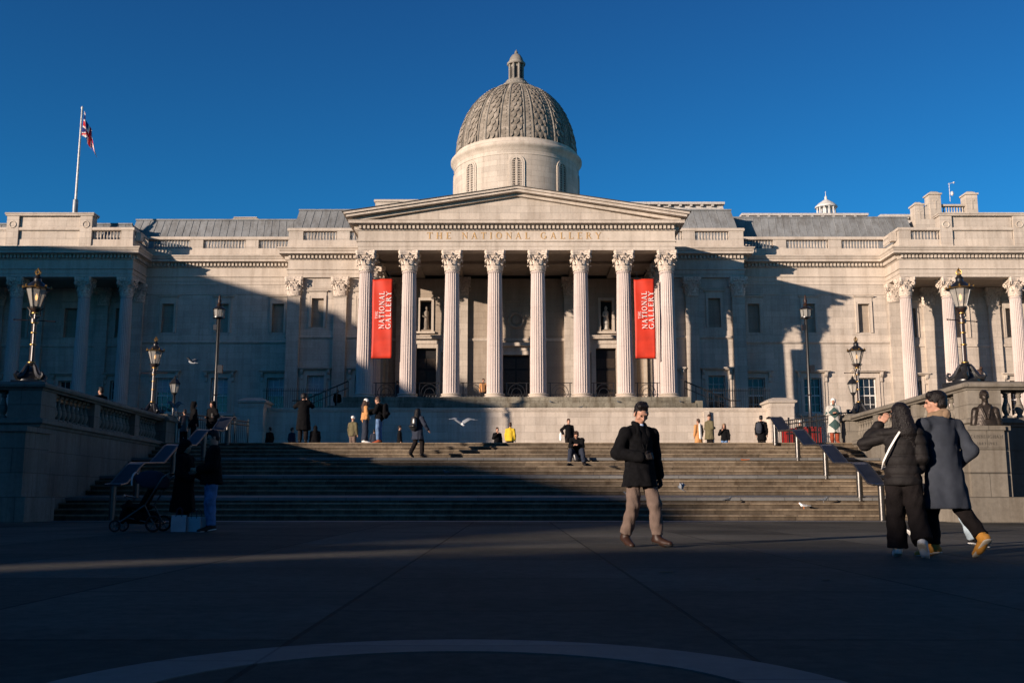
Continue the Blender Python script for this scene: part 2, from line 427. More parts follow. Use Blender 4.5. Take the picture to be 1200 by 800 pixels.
# flights of four risers; landings fall a little towards the square for drainage
LY = [27.2, 28.75, 31.75, 34.8, 37.8]
RISE = 0.155; TREAD = 0.38
steps = MB(); land = MB()
z = 0.0
tops = []
for fl in range(4):
    yend = LY[fl+1]                        # front edge of top riser of this flight
    y0 = yend - 3*TREAD if fl else LY[0]
    tr = (yend - y0)/3
    for k in range(4):
        zz = z + RISE*(k+1); ya = y0 + tr*k
        last = k == 3
        mb_ = steps
        back = ya + tr + 0.02 if not last else ya + 0.30
        # each step is a solid block with a rounded nosing
        e = 0.022
        mb_.mi = 0; mb_.prismx([(ya+0.030, -0.2), (ya+0.030, zz-0.052), (back+0.2, zz-0.052), (back+0.2, -0.2)], XL-0.65, XR+0.62)
        mb_.mi = 1; mb_.prismx([(ya+0.006, zz-0.050), (ya-0.012, zz-0.044), (ya-0.014, zz-0.018), (ya+0.0, zz-0.004), (ya+e, zz), (back+0.2, zz), (back+0.2, zz-0.050)], XL-0.65, XR+0.62)
    if fl < 3:
        ztop = z + RISE*4; ynext = LY[fl+2] - 3*TREAD
        land.prismx([(yend-0.02, ztop-0.09), (yend-0.024, ztop-0.02), (yend+0.02, ztop+0.003), (ynext+0.1, ztop+0.067), (ynext+0.1, ztop-0.09)], XL-0.65, XR+0.62)
        tops.append((yend, ztop)); z = ztop + 0.06
structure(steps.build('steps', ['granite_step', 'granite_nosing']))
structure(land.build('landing', 'granite_landing'))
ZTT = z + RISE*4   # terrace level
ZT = ZTT
mb = MB()
mb.box(XL-0.7, XR+0.7, LY[4]+0.25, 600, -0.3, ZT-0.002)
mb.box(-300, XL-0.9, 27.4, 600, -0.3, ZT-0.004); mb.box(XR+0.9, 300, 27.4, 600, -0.3, ZT-0.004)
structure(mb.build('terrace', 'granite_landing'))

# ------------------------------------------------------------------ retaining walls with balustrades
def baluster_mesh(h, r=0.085, n=12):
    m = MB()
    m.box(-r, r, -r, r, 0, h*0.09); m.box(-r, r, -r, r, h*0.91, h)
    m.lathe([(r*0.75, h*0.09), (r*0.55, h*0.14), (r*0.8, h*0.2), (r*1.12, h*0.33), (r*0.95, h*0.45), (r*0.55, h*0.62), (r*0.42, h*0.74), (r*0.75, h*0.80), (r*0.5, h*0.84), (r*0.8, h*0.91)], n=n)
    return m
def retaining_wall(name, X, outs, label, side):
    """X: wall face; side=+1 right wall, -1 left wall. Runs from Y 26.9 to 38.6, then turns outwards at its front."""
    root = empty(name, (X, 26.9, 0)); tag(root, label, 'wall', 'balustraded walls flanking the steps')
    off = (X, 26.9, 0); s = side; W = 0.85
    body = MB(); trim = MB()
    a, b = (X, X+s*W)
    body.box(a, b, 26.9, 38.5, -0.1, 2.62)
    body.box(X+s*W, X+s*40, 26.9, 27.75, -0.1, 2.62)
    body.build('wall_body', 'granite_wall', root, off=off)
    # mouldings: plinth, string, coping
    path = [(X, 38.5), (X, 26.9), (X+s*40, 26.9)] if s > 0 else [(X-40, 26.9), (X, 26.9), (X, 38.5)]
    # outward must be to the right of travel
    def sw(prof):
        trim.sweep(path, prof)
    sw([(-0.01, 0.0), (0.13, 0.0), (0.13, 0.58), (0.05, 0.64), (-0.01, 0.64)])
    sw([(-0.05, 2.5), (0.03, 2.5), (0.05, 2.56), (0.12, 2.6), (0.12, 2.70), (0.03, 2.74), (-0.70, 2.74), (-0.70, 2.6)])
    trim.build('moulding', 'granite_wall', root, off=off)
    cp = MB()
    cp.sweep(path, [(-0.10, 3.50), (0.02, 3.50), (0.04, 3.54), (0.12, 3.57), (0.14, 3.63), (0.12, 3.67), (0.03, 3.72), (-0.55, 3.72), (-0.60, 3.66), (-0.6, 3.50)])
    cp.build('coping', 'granite_wall', root, off=off)
    dies = MB()
    # piers: near corner, two intermediate, far end
    def pier(x0, x1, y0, y1, zt=3.499):
        dies.box(x0, x1, y0, y1, 2.743, zt)
    pier(X, X+s*0.9, 26.9, 27.9, 3.49); pier(X+s*0.02, X+s*0.5, 31.0, 31.5); pier(X+s*0.02, X+s*0.5, 35.0, 35.5)
    dies.box(X-s*0.18, X+s*1.15, 38.1, 39.3, 0.5, 3.52)
    dies.box(X-s*0.30, X+s*1.27, 37.98, 39.42, 3.52, 3.62); dies.box(X-s*0.22, X+s*1.19, 38.06, 39.34, 3.62, 3.76)
    dies.box(X-s*0.26, X+s*1.23, 38.02, 39.38, 2.50, 2.66)
    for k in range(1, 6): pier(X+s*(0.9+k*5.2), X+s*(0.9+k*5.2+0.6), 26.94, 27.5)
    dies.build('pier', 'granite_wall', root, off=off)
    bm_ = baluster_mesh(0.756, 0.105).build('baluster', 'granite_wall', root)
    autosmooth(bm_, 40)
    first = True
    pos = []
    for (p, q) in ((27.9, 31.0), (31.5, 35.0), (35.5, 38.1)):
        n = round((q-p)/0.34)
        for i in range(n): pos.append((X+s*0.27, p+(q-p)*(i+0.5)/n))
    for i in range(11): pos.append((X+s*(1.15+0.36*i), 27.2))
    for (x, y) in pos:
        if first: bm_.location = (x-X, y-26.9, 2.743); first = False
        else:
            c = bm_.copy(); col.objects.link(c); c.parent = root; c.location = (x-X, y-26.9, 2.743)
    for ch in root.children:
        if ch.name.startswith('baluster'): ch.location.x += s*SPLAY*ch.location.y
        else:
            for vv in ch.data.vertices: vv.co.x += s*SPLAY*vv.co.y
    return root
retaining_wall('retaining_wall', XR, None, 'sunlit pale granite balustraded wall rising beside the right end of the steps', 1)
retaining_wall('retaining_wall', XL, None, 'dark granite balustraded wall in shadow at the left end of the steps', -1)

# pedestal of the bust
ped = empty('pedestal', (12.0, 25.9, 0)); tag(ped, 'pale granite block pedestal lettered with a surname and dates, carrying the bronze bust', 'pedestal')
m = MB()
m.box(-0.87, 0.86, -0.75, 0.9, 0.0, 0.63); m.build('plinth', 'granite_wall', ped)
m = MB()
for i, (za, zb) in enumerate(((0.634, 1.21), (1.222, 1.81), (1.822, 2.30))):
    m.box(-0.80, 0.66, -0.45, 0.95, za, zb)
    m.box(-0.42, 0.50, -0.56, -0.4, za+0.002, zb-0.002)
m.box(-0.78, 0.64, -0.43, 0.9, 0.7, 2.28)
m.box(-0.84, 0.70, -0.50, 0.97, 2.305, 2.42); m.box(-0.44, 0.52, -0.60, -0.49, 2.303, 2.418)
m.build('shaft', 'granite_wall', ped)
m = MB()
letters(m, 'CUNNINGHAM', -0.37, 0.45, 2.10, 0.085, -0.56, 0.006, 0.22)
letters(m, '1883-1963', -0.21, 0.29, 1.93, 0.075, -0.56, 0.006, 0.25)
m.build('lettering', 'letter_engraved', ped)
for ob in list(ped.children): ob.location = (0, 0, 0)
ped2 = empty('pedestal', (-12.75, 25.9, 0)); tag(ped2, 'dark granite block pedestal in deep shadow at the far left edge beside the steps', 'pedestal')
MB().box(-0.87, 0.60, -0.75, 0.9, 0.0, 0.63).build('plinth', 'granite_wall', ped2)
m = MB(); m.box(-0.78, 0.34, -0.43, 0.9, 0.634, 2.28); m.box(-0.84, 0.40, -0.50, 0.97, 2.285, 2.42)
m.build('shaft', 'granite_wall', ped2)

# ------------------------------------------------------------------ handrails down the steps
def handrail(X, label):
    root = empty('handrail', (X, 27.2, 0)); tag(root, label, 'handrail', 'metal handrails on the steps')
    off = (X, 27.2, 0)
    pts = []
    ys = [27.15, 28.75, 31.75, 34.8, 37.7]; zs = [0.0] + [t for _, t in tops] + [ZT]
    H = 0.98
    pts.append((ys[0]-0.10, H-0.02)); pts.append((ys[0]+0.35, H+0.03))
    for i in range(1, 5):
        pts.append((ys[i]-0.18, zs[i]+H-0.05)); 
        if i < 4: pts.append((ys[i]+0.05, zs[i]+H)); pts.append((ys[i]+1.60, zs[i]+H+0.06))
    pts.append((ys[4]+0.05, zs[4]+H-0.01)); pts.append((ys[4]+0.35, zs[4]+H-0.04)); 
    W = 0.19
    pl = MB()
    for i in range(len(pts)-1):
        (ya, za), (yb, zb) = pts[i], pts[i+1]
        pl.add([(X-W, ya, za), (X+W, ya, za), (X+W, yb, zb), (X-W, yb, zb), (X-W, ya, za-0.035), (X+W, ya, za-0.035), (X+W, yb, zb-0.035), (X-W, yb, zb-0.035)],
               [(0, 1, 2, 3), (7, 6, 5, 4), (0, 4, 5, 1), (2, 6, 7, 3), (1, 5, 6, 2), (3, 7, 4, 0)])
    pl.build('plate', 'rail_plate', root, off=off)
    for s in (-1, 1):
        autosmooth(MB().tube([(X+s*(W+0.022), y, z_-0.012) for y, z_ in pts], 0.032, 8).build('edge_rail', 'steel', root, off=off))
    for i in range(5):
        zz = zs[i]; yy = ys[i] + (0.05 if i else 0)
        m = MB(); m.lathe([(0.085, -0.1), (0.085, H-0.05)], 0, 0, 16); m.lathe([(0.12, 0.0), (0.12, 0.012), (0.085, 0.02)], 0, 0, 16)
        autosmooth(m.build('post', 'steel', root, loc=(0, yy-27.2, zz)))
    return root
handrail(9.95, 'stepped metal handrail with wide dark plates on the sunlit right side of the steps')
handrail(-10.75, 'stepped metal handrail with wide dark plates in shadow on the left side of the steps')
# ------------------------------------------------------------------ the gallery building
OX = 0.3
gal = empty('museum_building', (OX, 64.0, ZT))
tag(gal, 'long pale stone classical gallery with columned portico, pediment and ribbed dome', 'building')
GO = (0, 64.0, ZT)
def gp(mb_, name, mat, smooth=None, parent=gal):
    o = mb_.build(name, mat, parent, off=GO)
    if smooth: autosmooth(o, smooth)
    return o
def gsplit(mb_, name, mat, edges, smooth=None):
    """one object per interval of x (edges), so that separate pieces are separate parts"""
    import bisect
    groups = {}
    for f, mi in zip(mb_.f, mb_.m):
        cx = sum(mb_.v[i][0] for i in f)/len(f); groups.setdefault(bisect.bisect(edges, cx), []).append(f)
    for g, fs in sorted(groups.items()):
        q = MB(); mp = {}
        for f in fs:
            for i in f:
                if i not in mp: mp[i] = len(q.v); q.v.append(mb_.v[i])
            q.face([mp[i] for i in f])
        gp(q, name, mat, smooth)
YS, YW, YV = 72.8, 75.2, 72.6
# --- entablature running right round
half = [(44, 72.4), (28.55, 72.4), (28.55, 75.15), (17.0, 75.15), (17.0, 72.6), (10.5, 72.6), (10.5, 64.3)]
path = [(-x, y) for x, y in half] + [(x, y) for x, y in reversed(half)]
ent = MB()
ent.sweep(path, [(-1.0, 16.78), (0, 16.78), (0, 17.02), (0.04, 17.03), (0.04, 17.32), (0.12, 17.36), (0.12, 17.43), (0.02, 17.45), (0.02, 18.07),
                 (0.07, 18.09), (0.10, 18.15), (0.10, 18.42), (0.33, 18.43), (0.36, 18.47), (0.60, 18.48), (0.60, 18.64), (0.0, 18.66), (-1.0, 18.66)])
gp(ent, 'entablature', 'stone_trim')
dn = MB()
for i in range(len(path)-1):
    (x0, y0), (x1, y1) = path[i], path[i+1]
    L_ = math.hypot(x1-x0, y1-y0); d = ((x1-x0)/L_, (y1-y0)/L_); nn = (d[1], -d[0])
    n = int((L_ - (0.2 if L_ > 5 else 0))/0.27)
    for k in range(n):
        c = (k+0.5)*L_/n; cx, cy = x0+d[0]*c, y0+d[1]*c
        a, b = 0.075, 0.30
        if abs(d[0]) > 0.5: dn.box(cx-0.075, cx+0.075, cy-b, cy-a, 18.18, 18.41)
        else:
            s = 1 if nn[0] > 0 else -1
            dn.box(cx+s*a, cx+s*b, cy-0.075, cy+0.075, 18.18, 18.41)
gp(dn, 'dentil_band', 'stone_trim')
cy_ = MB()
for s in (-1, 1):
    p = [(s*x, y) for x, y in half[:-1]] + [(s*10.5, 64.35)]
    p = p[:-1] + [(s*10.5, 70.9)]
    if s > 0: p = p[::-1]
    cy_.sweep(p, [(-0.9, 18.665), (0.56, 18.665), (0.60, 18.70), (0.64, 18.80), (0.72, 18.88), (0.73, 18.95), (-0.9, 19.0)])
gsplit(cy_, 'cornice_moulding', 'stone_trim', [0])
# --- parapets with balustrades
pph = [(44, 72.55), (28.7, 72.55), (28.7, 75.3), (17.1, 75.3), (17.1, 72.75), (10.9, 72.75)]
pb_, pc_, pd_ = MB(), MB(), MB()
for s in (-1, 1):
    p = [(s*x, y) for x, y in pph]
    if s > 0: p = p[::-1]
    pb_.sweep(p, [(-0.42, 18.96), (0.06, 18.96), (0.06, 19.2), (0.0, 19.24), (0.0, 19.68), (-0.42, 19.68)])
    pc_.sweep(p, [(-0.46, 20.36), (0.05, 20.36), (0.09, 20.41), (0.09, 20.52), (0.04, 20.60), (-0.46, 20.60)])
    def die(x0, x1, y, z0=19.683, z1=20.357, f=0.012): pd_.box(s*x0, s*x1, y-f, y+0.40, z0, z1)
    die(20.0, 21.0, 75.3); die(24.3, 25.3, 75.3); die(17.2, 17.6, 75.3)
    die(12.5, 13.45, 72.75); die(16.0, 17.09, 72.75); die(10.9, 11.2, 72.75)
    die(28.71, 29.6, 72.55); die(38.25, 38.9, 72.55); die(41.5, 42.4, 72.55)
    pd_.box(s*28.29, s*28.69, 72.98, 73.5, 19.683, 20.357)
gsplit(pb_, 'parapet_base', 'stone_trim', [0]); gsplit(pc_, 'parapet_cap', 'stone_trim', [0]); gsplit(pd_, 'parapet_pier', 'stone', [-40, -37, -29.6, -28.7, -28, -23, -19, -17.15, -15, -12, 0, 12, 15, 17.15, 19, 23, 28, 28.7, 29.65, 37, 40])
bal = MB()
def balu(x, y):
    bal.lathe([(0.055, 0), (0.055, 0.06), (0.035, 0.09), (0.075, 0.24), (0.06, 0.36), (0.032, 0.52), (0.055, 0.6), (0.055, 0.67)], x, y, 7, 19.685)
for s in (-1, 1):
    for (a, b, y) in ((17.6, 20.0, 75.5), (21.0, 24.3, 75.5), (25.3, 28.3, 75.5), (11.2, 12.5, 72.95), (13.45, 16.0, 72.95), (29.6, 31.8, 72.75), (38.9, 41.5, 72.75)):
        n = round((b-a)/0.235)
        for i in range(n): balu(s*(a+(b-a)*(i+0.5)/n), y)
    for i in range(7): balu(s*28.49, 73.6+0.235*i)
gsplit(bal, 'balustrade', 'stone', [-38.4, -29, -28.4, -25, -20.5, -17, -13, 0, 13, 17, 20.5, 25, 28.4, 29, 38.4], 40)
# --- attic blocks over the pavilions, with wreaths
for s in (-1, 1):
    m = MB()
    m.box(s*32.75, s*37.25, 72.62, 73.2, 19.0, 21.45)
    for (a, b) in ((31.8, 32.7), (37.3, 38.2)): m.box(s*a, s*b, 72.45, 73.3, 18.99, 21.47)
    m.box(s*31.7, s*38.3, 72.38, 73.35, 21.475, 21.58); m.box(s*31.65, s*38.35, 72.33, 73.4, 21.583, 21.70)
    gp(m, 'attic_block', 'stone')
    m = MB()
    for a in (32.25, 37.75):
        m.tube([(s*a+0.24*math.cos(t*PI/10), 72.44, 20.8+0.24*math.sin(t*PI/10)) for t in range(20)], 0.045, 6, closed=True)
    gsplit(m, 'wreath', 'stone_trim', [-35, 0, 35], 60)
# --- walls with openings
def wall_open(mb_, x0, x1, z0, z1, yf, th, ops):
    xs = sorted({x0, x1} | {o[0] for o in ops} | {o[1] for o in ops}); zs = sorted({z0, z1} | {o[2] for o in ops} | {o[3] for o in ops})
    for i in range(len(xs)-1):
        run = None
        for j in range(len(zs)-1):
            cx, cz = (xs[i]+xs[i+1])/2, (zs[j]+zs[j+1])/2
            hole = any(o[0] < cx < o[1] and o[2] < cz < o[3] for o in ops)
            if not hole:
                if run is None: run = zs[j]
            if hole and run is not None: mb_.box(xs[i], xs[i+1], yf, yf+th, run, zs[j]); run = None
        if run is not None: mb_.box(xs[i], xs[i+1], yf, yf+th, run, z1)
wl = MB(); back = MB()
WX = (18.25, 22.5, 26.7)
for s in (-1, 1):
    ops = []
    for x in WX:
        ops += [(s*x-0.65, s*x+0.65, 6.9, 9.55), (s*x-0.45, s*x+0.45, 13.05, 15.28)]
    a, b = sorted((s*17.0, s*29.2)); wall_open(wl, a, b, 2.0, 16.80, YW, 0.9, ops)
    x = 14.75; ops = [(s*x-0.62, s*x+0.62, 6.95, 9.45), (s*x-0.45, s*x+0.45, 13.05, 15.23), (s*11.3-0.55, s*11.3+0.55, 6.95, 9.45), (s*11.3-0.45, s*11.3+0.45, 13.05, 15.23)]
    a, b = sorted((s*10.4, s*17.0)); wall_open(wl, a, b, 2.0, 16.79, YS, 1.0, ops)
    wl.box(s*16.4, s*16.998, YS+1.0, YW+0.2, 2.0, 16.77)
    # pavilion: rear wall, side wall, podium
    ops = [(s*q-0.5, s*q+0.5, 12.9, 15.2) for q in (30.75, 34.75, 38.75)] + [(s*q-0.6, s*q+0.6, 6.6, 9.5) for q in (30.75, 34.75, 38.75)]
    a, b = sorted((s*28.9, s*44)); wall_open(wl, a, b, 2.0, 16.79, 76.6, 0.9, ops)
    wl.box(s*28.75, s*29.6, 75.6, 76.6, 2.0, 16.76)
    wl.box(s*28.5, s*44, 72.0, 76.6, 2.0, 6.4)
gsplit(wl, 'wall', 'stone', [-28.75, -16.999, 0, 16.999, 28.75])
# blind panels closing upper niches
m = MB()
for s in (-1, 1):
    for x in WX: m.box(s*x-0.5, s*x+0.5, YW+0.28, YW+0.4, 13.0, 15.3)
    for x in (14.75, 11.3): m.box(s*x-0.5, s*x+0.5, YS+0.28, YS+0.4, 13.0, 15.3)
    for x in (30.75, 34.75, 38.75): m.box(s*x-0.55, s*x+0.55, 77.0, 77.1, 12.85, 15.25)
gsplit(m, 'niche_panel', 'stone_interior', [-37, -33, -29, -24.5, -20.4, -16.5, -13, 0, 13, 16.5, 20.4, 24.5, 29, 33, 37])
# string courses
m = MB()
for s in (-1, 1):
    p = [(s*28.9, YW), (s*17.0, YW), (s*17.0, YS), (s*10.5, YS)]
    if s > 0: p = p[::-1]
    m.sweep(p, [(-0.05, 12.15), (0.03, 12.15), (0.09, 12.22), (0.14, 12.26), (0.14, 12.36), (0.05, 12.40), (0.05, 12.78), (-0.05, 12.80)])
    m.sweep(p, [(-0.05, 15.96), (0.02, 15.96), (0.05, 16.0), (0.05, 16.08), (-0.05, 16.10)])
    m.sweep(p, [(-0.05, 6.2), (0.1, 6.2), (0.1, 6.5), (0.04, 6.58), (-0.05, 6.6)])
    a, b = sorted((s*29.3, s*44)); m.sweep([(a, 76.6), (b, 76.6)], [(-0.05, 12.1), (0.10, 12.15), (0.12, 12.3), (0.03, 12.4), (0.03, 12.7), (-0.05, 12.75)])
    m.sweep([(a, 76.6), (b, 76.6)], [(-0.05, 9.9), (0.06, 9.9), (0.08, 10.05), (-0.05, 10.1)])
gsplit(m, 'string_course', 'stone_trim', [-29, 0, 29])
# --- windows: surround (frame, cornice) with sash and panes beneath
def lower_window(x, y, w, z0, z1, blind_):
    f = MB()
    q = 0.26
    f.box(x-w-q, x-w, y-0.10, y+0.05, z0-0.02, z1+q); f.box(x+w, x+w+q, y-0.10, y+0.05, z0-0.02, z1+q); f.box(x-w, x+w, y-0.098, y+0.05, z1, z1+q)
    f.box(x-w-q+0.03, x-w-q+0.09, y-0.13, y-0.10, z0, z1+q-0.03); f.box(x+w+q-0.09, x+w+q-0.03, y-0.13, y-0.10, z0, z1+q-0.03)
    f.box(x-w-q-0.22, x-w-q, y-0.06, y+0.05, z0-0.02, z1+q+0.02); f.box(x+w+q, x+w+q+0.22, y-0.06, y+0.05, z0-0.02, z1+q+0.02)
    for s in (-1, 1):   # scroll brackets
        f.prismx([(y-0.36, z1+q+0.14), (y-0.36, z1+q-0.02), (y-0.28, z1+q-0.14), (y-0.16, z1+q-0.22), (y-0.16, z1+q-0.5), (y-0.06, z1+q-0.6), (y-0.06, z1+q+0.14)], x+s*(w+q+0.10)-0.09, x+s*(w+q+0.10)+0.09)
    f.box(x-w-q, x+w+q, y-0.08, y+0.05, z1+q+0.003, z1+q+0.14)
    f.sweep([(x-w-q-0.24, y+0.0), (x-w-q-0.24, y-0.30), (x+w+q+0.24, y-0.30), (x+w+q+0.24, y+0.0)], [(-0.3, z1+q+0.143), (0.0, z1+q+0.143), (0.04, z1+q+0.2), (0.12, z1+q+0.24), (0.12, z1+q+0.32), (-0.3, z1+q+0.38)])
    f.box(x-w-q-0.3, x+w+q+0.3, y-0.16, y+0.05, z0-0.22, z0-0.03)
    win = gp(f, 'window', 'stone_trim')
    s_ = MB(); yy = y+0.24
    for a in (x-w, x+w-0.06): s_.box(a, a+0.06, yy, yy+0.08, z0, z1)
    s_.box(x-w, x+w, yy+0.002, yy+0.078, z0, z0+0.09); s_.box(x-w, x+w, yy+0.002, yy+0.078, z1-0.07, z1)
    zm = (z0+z1)/2; s_.box(x-w, x+w, yy-0.03, yy+0.05, zm-0.04, zm+0.04)
    for k in (1, 2):
        a = x-w+2*w*k/3; s_.box(a-0.016, a+0.016, yy+0.01, yy+0.06, z0, z1)
    for k in (1, 3): 
        zz = z0+(z1-z0)*k/4; s_.box(x-w, x+w, yy+0.012, yy+0.058, zz-0.016, zz+0.016)
    gp(s_, 'sash', 'sash_white', parent=win)
    p = MB(); p.box(x-w, x+w, yy+0.065, yy+0.075, z0, z1); gp(p, 'pane', 'window_glass', parent=win)
    if blind_:
        p = MB(); p.box(x-w+0.07, x+w-0.07, yy+0.055, yy+0.062, z0+(z1-z0)*blind_, z1-0.08); gp(p, 'blind', 'blind', parent=win)
    for c in win.children: c.location = (0, 0, 0)
def niche_frame(x, y, w, z0, z1):
    f = MB(); q = 0.2
    f.box(x-w-q, x-w, y-0.08, y+0.05, z0-0.02, z1+q); f.box(x+w, x+w+q, y-0.08, y+0.05, z0-0.02, z1+q); f.box(x-w, x+w, y-0.078, y+0.05, z1, z1+q)
    f.box(x-w-q+0.02, x-w-q+0.07, y-0.105, y-0.08, z0, z1+q-0.02); f.box(x+w+q-0.07, x+w+q-0.02, y-0.105, y-0.08, z0, z1+q-0.02)
    f.box(x-w-q, x+w+q, y-0.06, y+0.05, z1+q+0.003, z1+q+0.3)
    f.box(x-w-q-0.1, x+w+q+0.1, y-0.16, y+0.05, z1+q+0.303, z1+q+0.36); f.box(x-w-q-0.15, x+w+q+0.15, y-0.22, y+0.05, z1+q+0.363, z1+q+0.42)
    gp(f, 'niche_surround', 'stone_trim')
for s in (-1, 1):
    for i, x in enumerate(WX):
        lower_window(s*x, YW, 0.65, 6.9, 9.55, (0.5, 0.55, 0.6)[i] if s < 0 else 0)
        niche_frame(s*x, YW, 0.45, 13.05, 15.28)
    lower_window(s*14.75, YS, 0.62, 6.95, 9.45, 0.5 if s < 0 else 0); niche_frame(s*14.75, YS, 0.45, 13.05, 15.23)
    lower_window(s*11.3, YS, 0.55, 6.95, 9.45, 0); niche_frame(s*11.3, YS, 0.45, 13.05, 15.23)
    for q in (30.75, 34.75, 38.75):
        niche_frame(s*q, 76.6, 0.5, 12.9, 15.2); lower_window(s*q, 76.6, 0.6, 6.6, 9.5, 0)
# --- columns
CH = 9.92      # whole column
def flute(a, z): return 1 - 0.085*(0.5+0.5*math.cos(a*22))**0.8
def column_proto():
    sh = MB()
    n = 132
    prof = []
    for i in range(11):
        t = i/10; r = 0.545 - 0.085*(t**1.6)
        prof.append((r, 0.46 + t*7.98))
    sh.lathe([(0.56, 0.42), (0.555, 0.455)], n=n)
    sh.lathe(prof, n=n, fn=flute, cap=False)
    sh.lathe([(0.46, 8.44), (0.495, 8.47), (0.50, 8.52), (0.46, 8.56)], n=48)
    shaft = sh.build('column', 'stone_shaft', None); autosmooth(shaft, 50)
    b = MB(); b.box(-0.76, 0.76, -0.76, 0.76, 0, 0.14)
    b.lathe([(0.74, 0.141), (0.765, 0.19), (0.73, 0.235), (0.64, 0.25), (0.61, 0.29), (0.64, 0.325), (0.69, 0.35), (0.665, 0.40), (0.58, 0.42)], n=40)
    base = b.build('base', 'stone_trim', shaft); autosmooth(base, 50)
    cap = capital(shaft)
    return shaft
def capital(parent=None, flat=1.0, name='capital'):
    c = MB()
    c.lathe([(0.45, 8.56), (0.45, 8.9), (0.47, 9.25), (0.55, 9.55), (0.60, 9.60)], n=24)
    def leaf(a, z0, h, w, out, r0):
        ux, uy = math.cos(a), math.sin(a); tx, ty = -uy, ux
        prof = [(0.0, 0.0, 0.75), (0.02, 0.3, 1.0), (0.05, 0.62, 1.0), (0.13, 0.88, 0.85), (0.25, 1.0, 0.6), (0.33, 0.93, 0.4), (0.33, 0.82, 0.15)]
        o = len(c.v)
        for (q, hh, ww) in prof:
            for k, kk in enumerate((-1, -0.5, 0, 0.5, 1)):
                bul = (0.0, 0.035, 0.055, 0.035, 0.0)[k]
                r = r0 + q*out/0.33 + bul; x = tx*kk*w*ww*0.5; y = ty*kk*w*ww*0.5
                c.v.append((ux*r + x, uy*r + y, z0 + hh*h + (0.03 if k % 2 else 0)))
        for j in range(len(prof)-1):
            for k in range(4): c.face((o+j*5+k, o+j*5+k+1, o+(j+1)*5+k+1, o+(j+1)*5+k))
    for k in range(8): leaf(2*PI*k/8, 8.58, 0.42, 0.36, 0.20, 0.46)
    for k in range(8): leaf(2*PI*(k+0.5)/8, 8.62, 0.72, 0.36, 0.22, 0.47)
    for k in range(4):     # corner volutes
        a = PI/4 + k*PI/2; ux, uy = math.cos(a), math.sin(a)
        for sgn in (-1, 1):
            tx, ty = -uy*sgn, ux*sgn
            pts = []
            for i in range(15):
                t = i/14; ang = PI*0.5 - t*PI*2.3; rr = 0.14*(1-0.75*t)
                q = 0.74 + rr*math.cos(ang) ; zz = 9.50 + rr*math.sin(ang) - 0.02
                off = 0.07
                pts.append((ux*q + tx*off, uy*q + ty*off, zz))
            pts = [(ux*0.50+tx*0.22, uy*0.50+ty*0.22, 9.12), (ux*0.60+tx*0.14, uy*0.60+ty*0.14, 9.45)] + pts
            c.tube(pts, [0.04]*2 + [0.045]*15, 6)
    for k in range(4):     # inner helices and fleuron
        a = k*PI/2; ux, uy = math.cos(a), math.sin(a)
        for sgn in (-1, 1):
            tx, ty = -uy*sgn, ux*sgn
            c.tube([(ux*0.50+tx*0.25, uy*0.50+ty*0.25, 9.15), (ux*0.56+tx*0.18, uy*0.56+ty*0.18, 9.42), (ux*0.60+tx*0.10, uy*0.60+ty*0.10, 9.52), (ux*0.60+tx*0.05, uy*0.60+ty*0.05, 9.46), (ux*0.60+tx*0.09, uy*0.60+ty*0.09, 9.42)], 0.03, 5)
        c.lathe([(0.02, -0.07), (0.09, 0.0), (0.02, 0.09)], ux*0.62, uy*0.62, 8, 9.68)
    # abacus with hollowed sides
    ring = []
    for k in range(4):
        a = k*PI/2 + PI/4
        p0 = Vector((math.cos(a-0.09), math.sin(a-0.09)))*0.92; p1 = Vector((math.cos(a+0.09), math.sin(a+0.09)))*0.92
        p2 = Vector((math.cos(a+PI/2-0.09), math.sin(a+PI/2-0.09)))*0.92
        ring += [p0, p1]
        for t in (0.2, 0.35, 0.5, 0.65, 0.8):
            q = p1.lerp(p2, t); q = q*(1 - 0.16*math.sin(PI*t)); ring.append(q)
    n = len(ring)
    for (z0, z1, s0, s1) in ((9.62, 9.70, 0.93, 0.95), (9.703, 9.76, 0.97, 1.0), (9.76, 9.92, 1.0, 1.0)):
        c.add([(p.x*s0, p.y*s0, z0) for p in ring] + [(p.x*s1, p.y*s1, z1) for p in ring],
              [tuple(range(n-1, -1, -1)), tuple(range(n, 2*n))] + [(i, (i+1) % n, n+(i+1) % n, n+i) for i in range(n)])
    cap = c.build(name, 'capital_stone', parent); autosmooth(cap, 45)
    return cap
cp0 = column_proto(); cp0.parent = gal
def lp(x, y, z): return (x, y-64.0, z-ZT)
PF = 6.87
first = True
for i in range(8):
    x = -10.0 + i*20.0/7
    if first: cp0.location = lp(x, 64.95, PF); first = False
    else: copy_tree(cp0, gal, lp(x, 64.95, PF))
for s in (-1, 1):
    copy_tree(cp0, gal, lp(s*10.0, 68.8, PF))
    for x in (29.1, 32.25, 37.3, 40.45):
        c = copy_tree(cp0, gal, lp(s*x, 73.0, 6.42)); k = (16.78-6.42)/CH; c.scale = (0.90, 0.90, k)
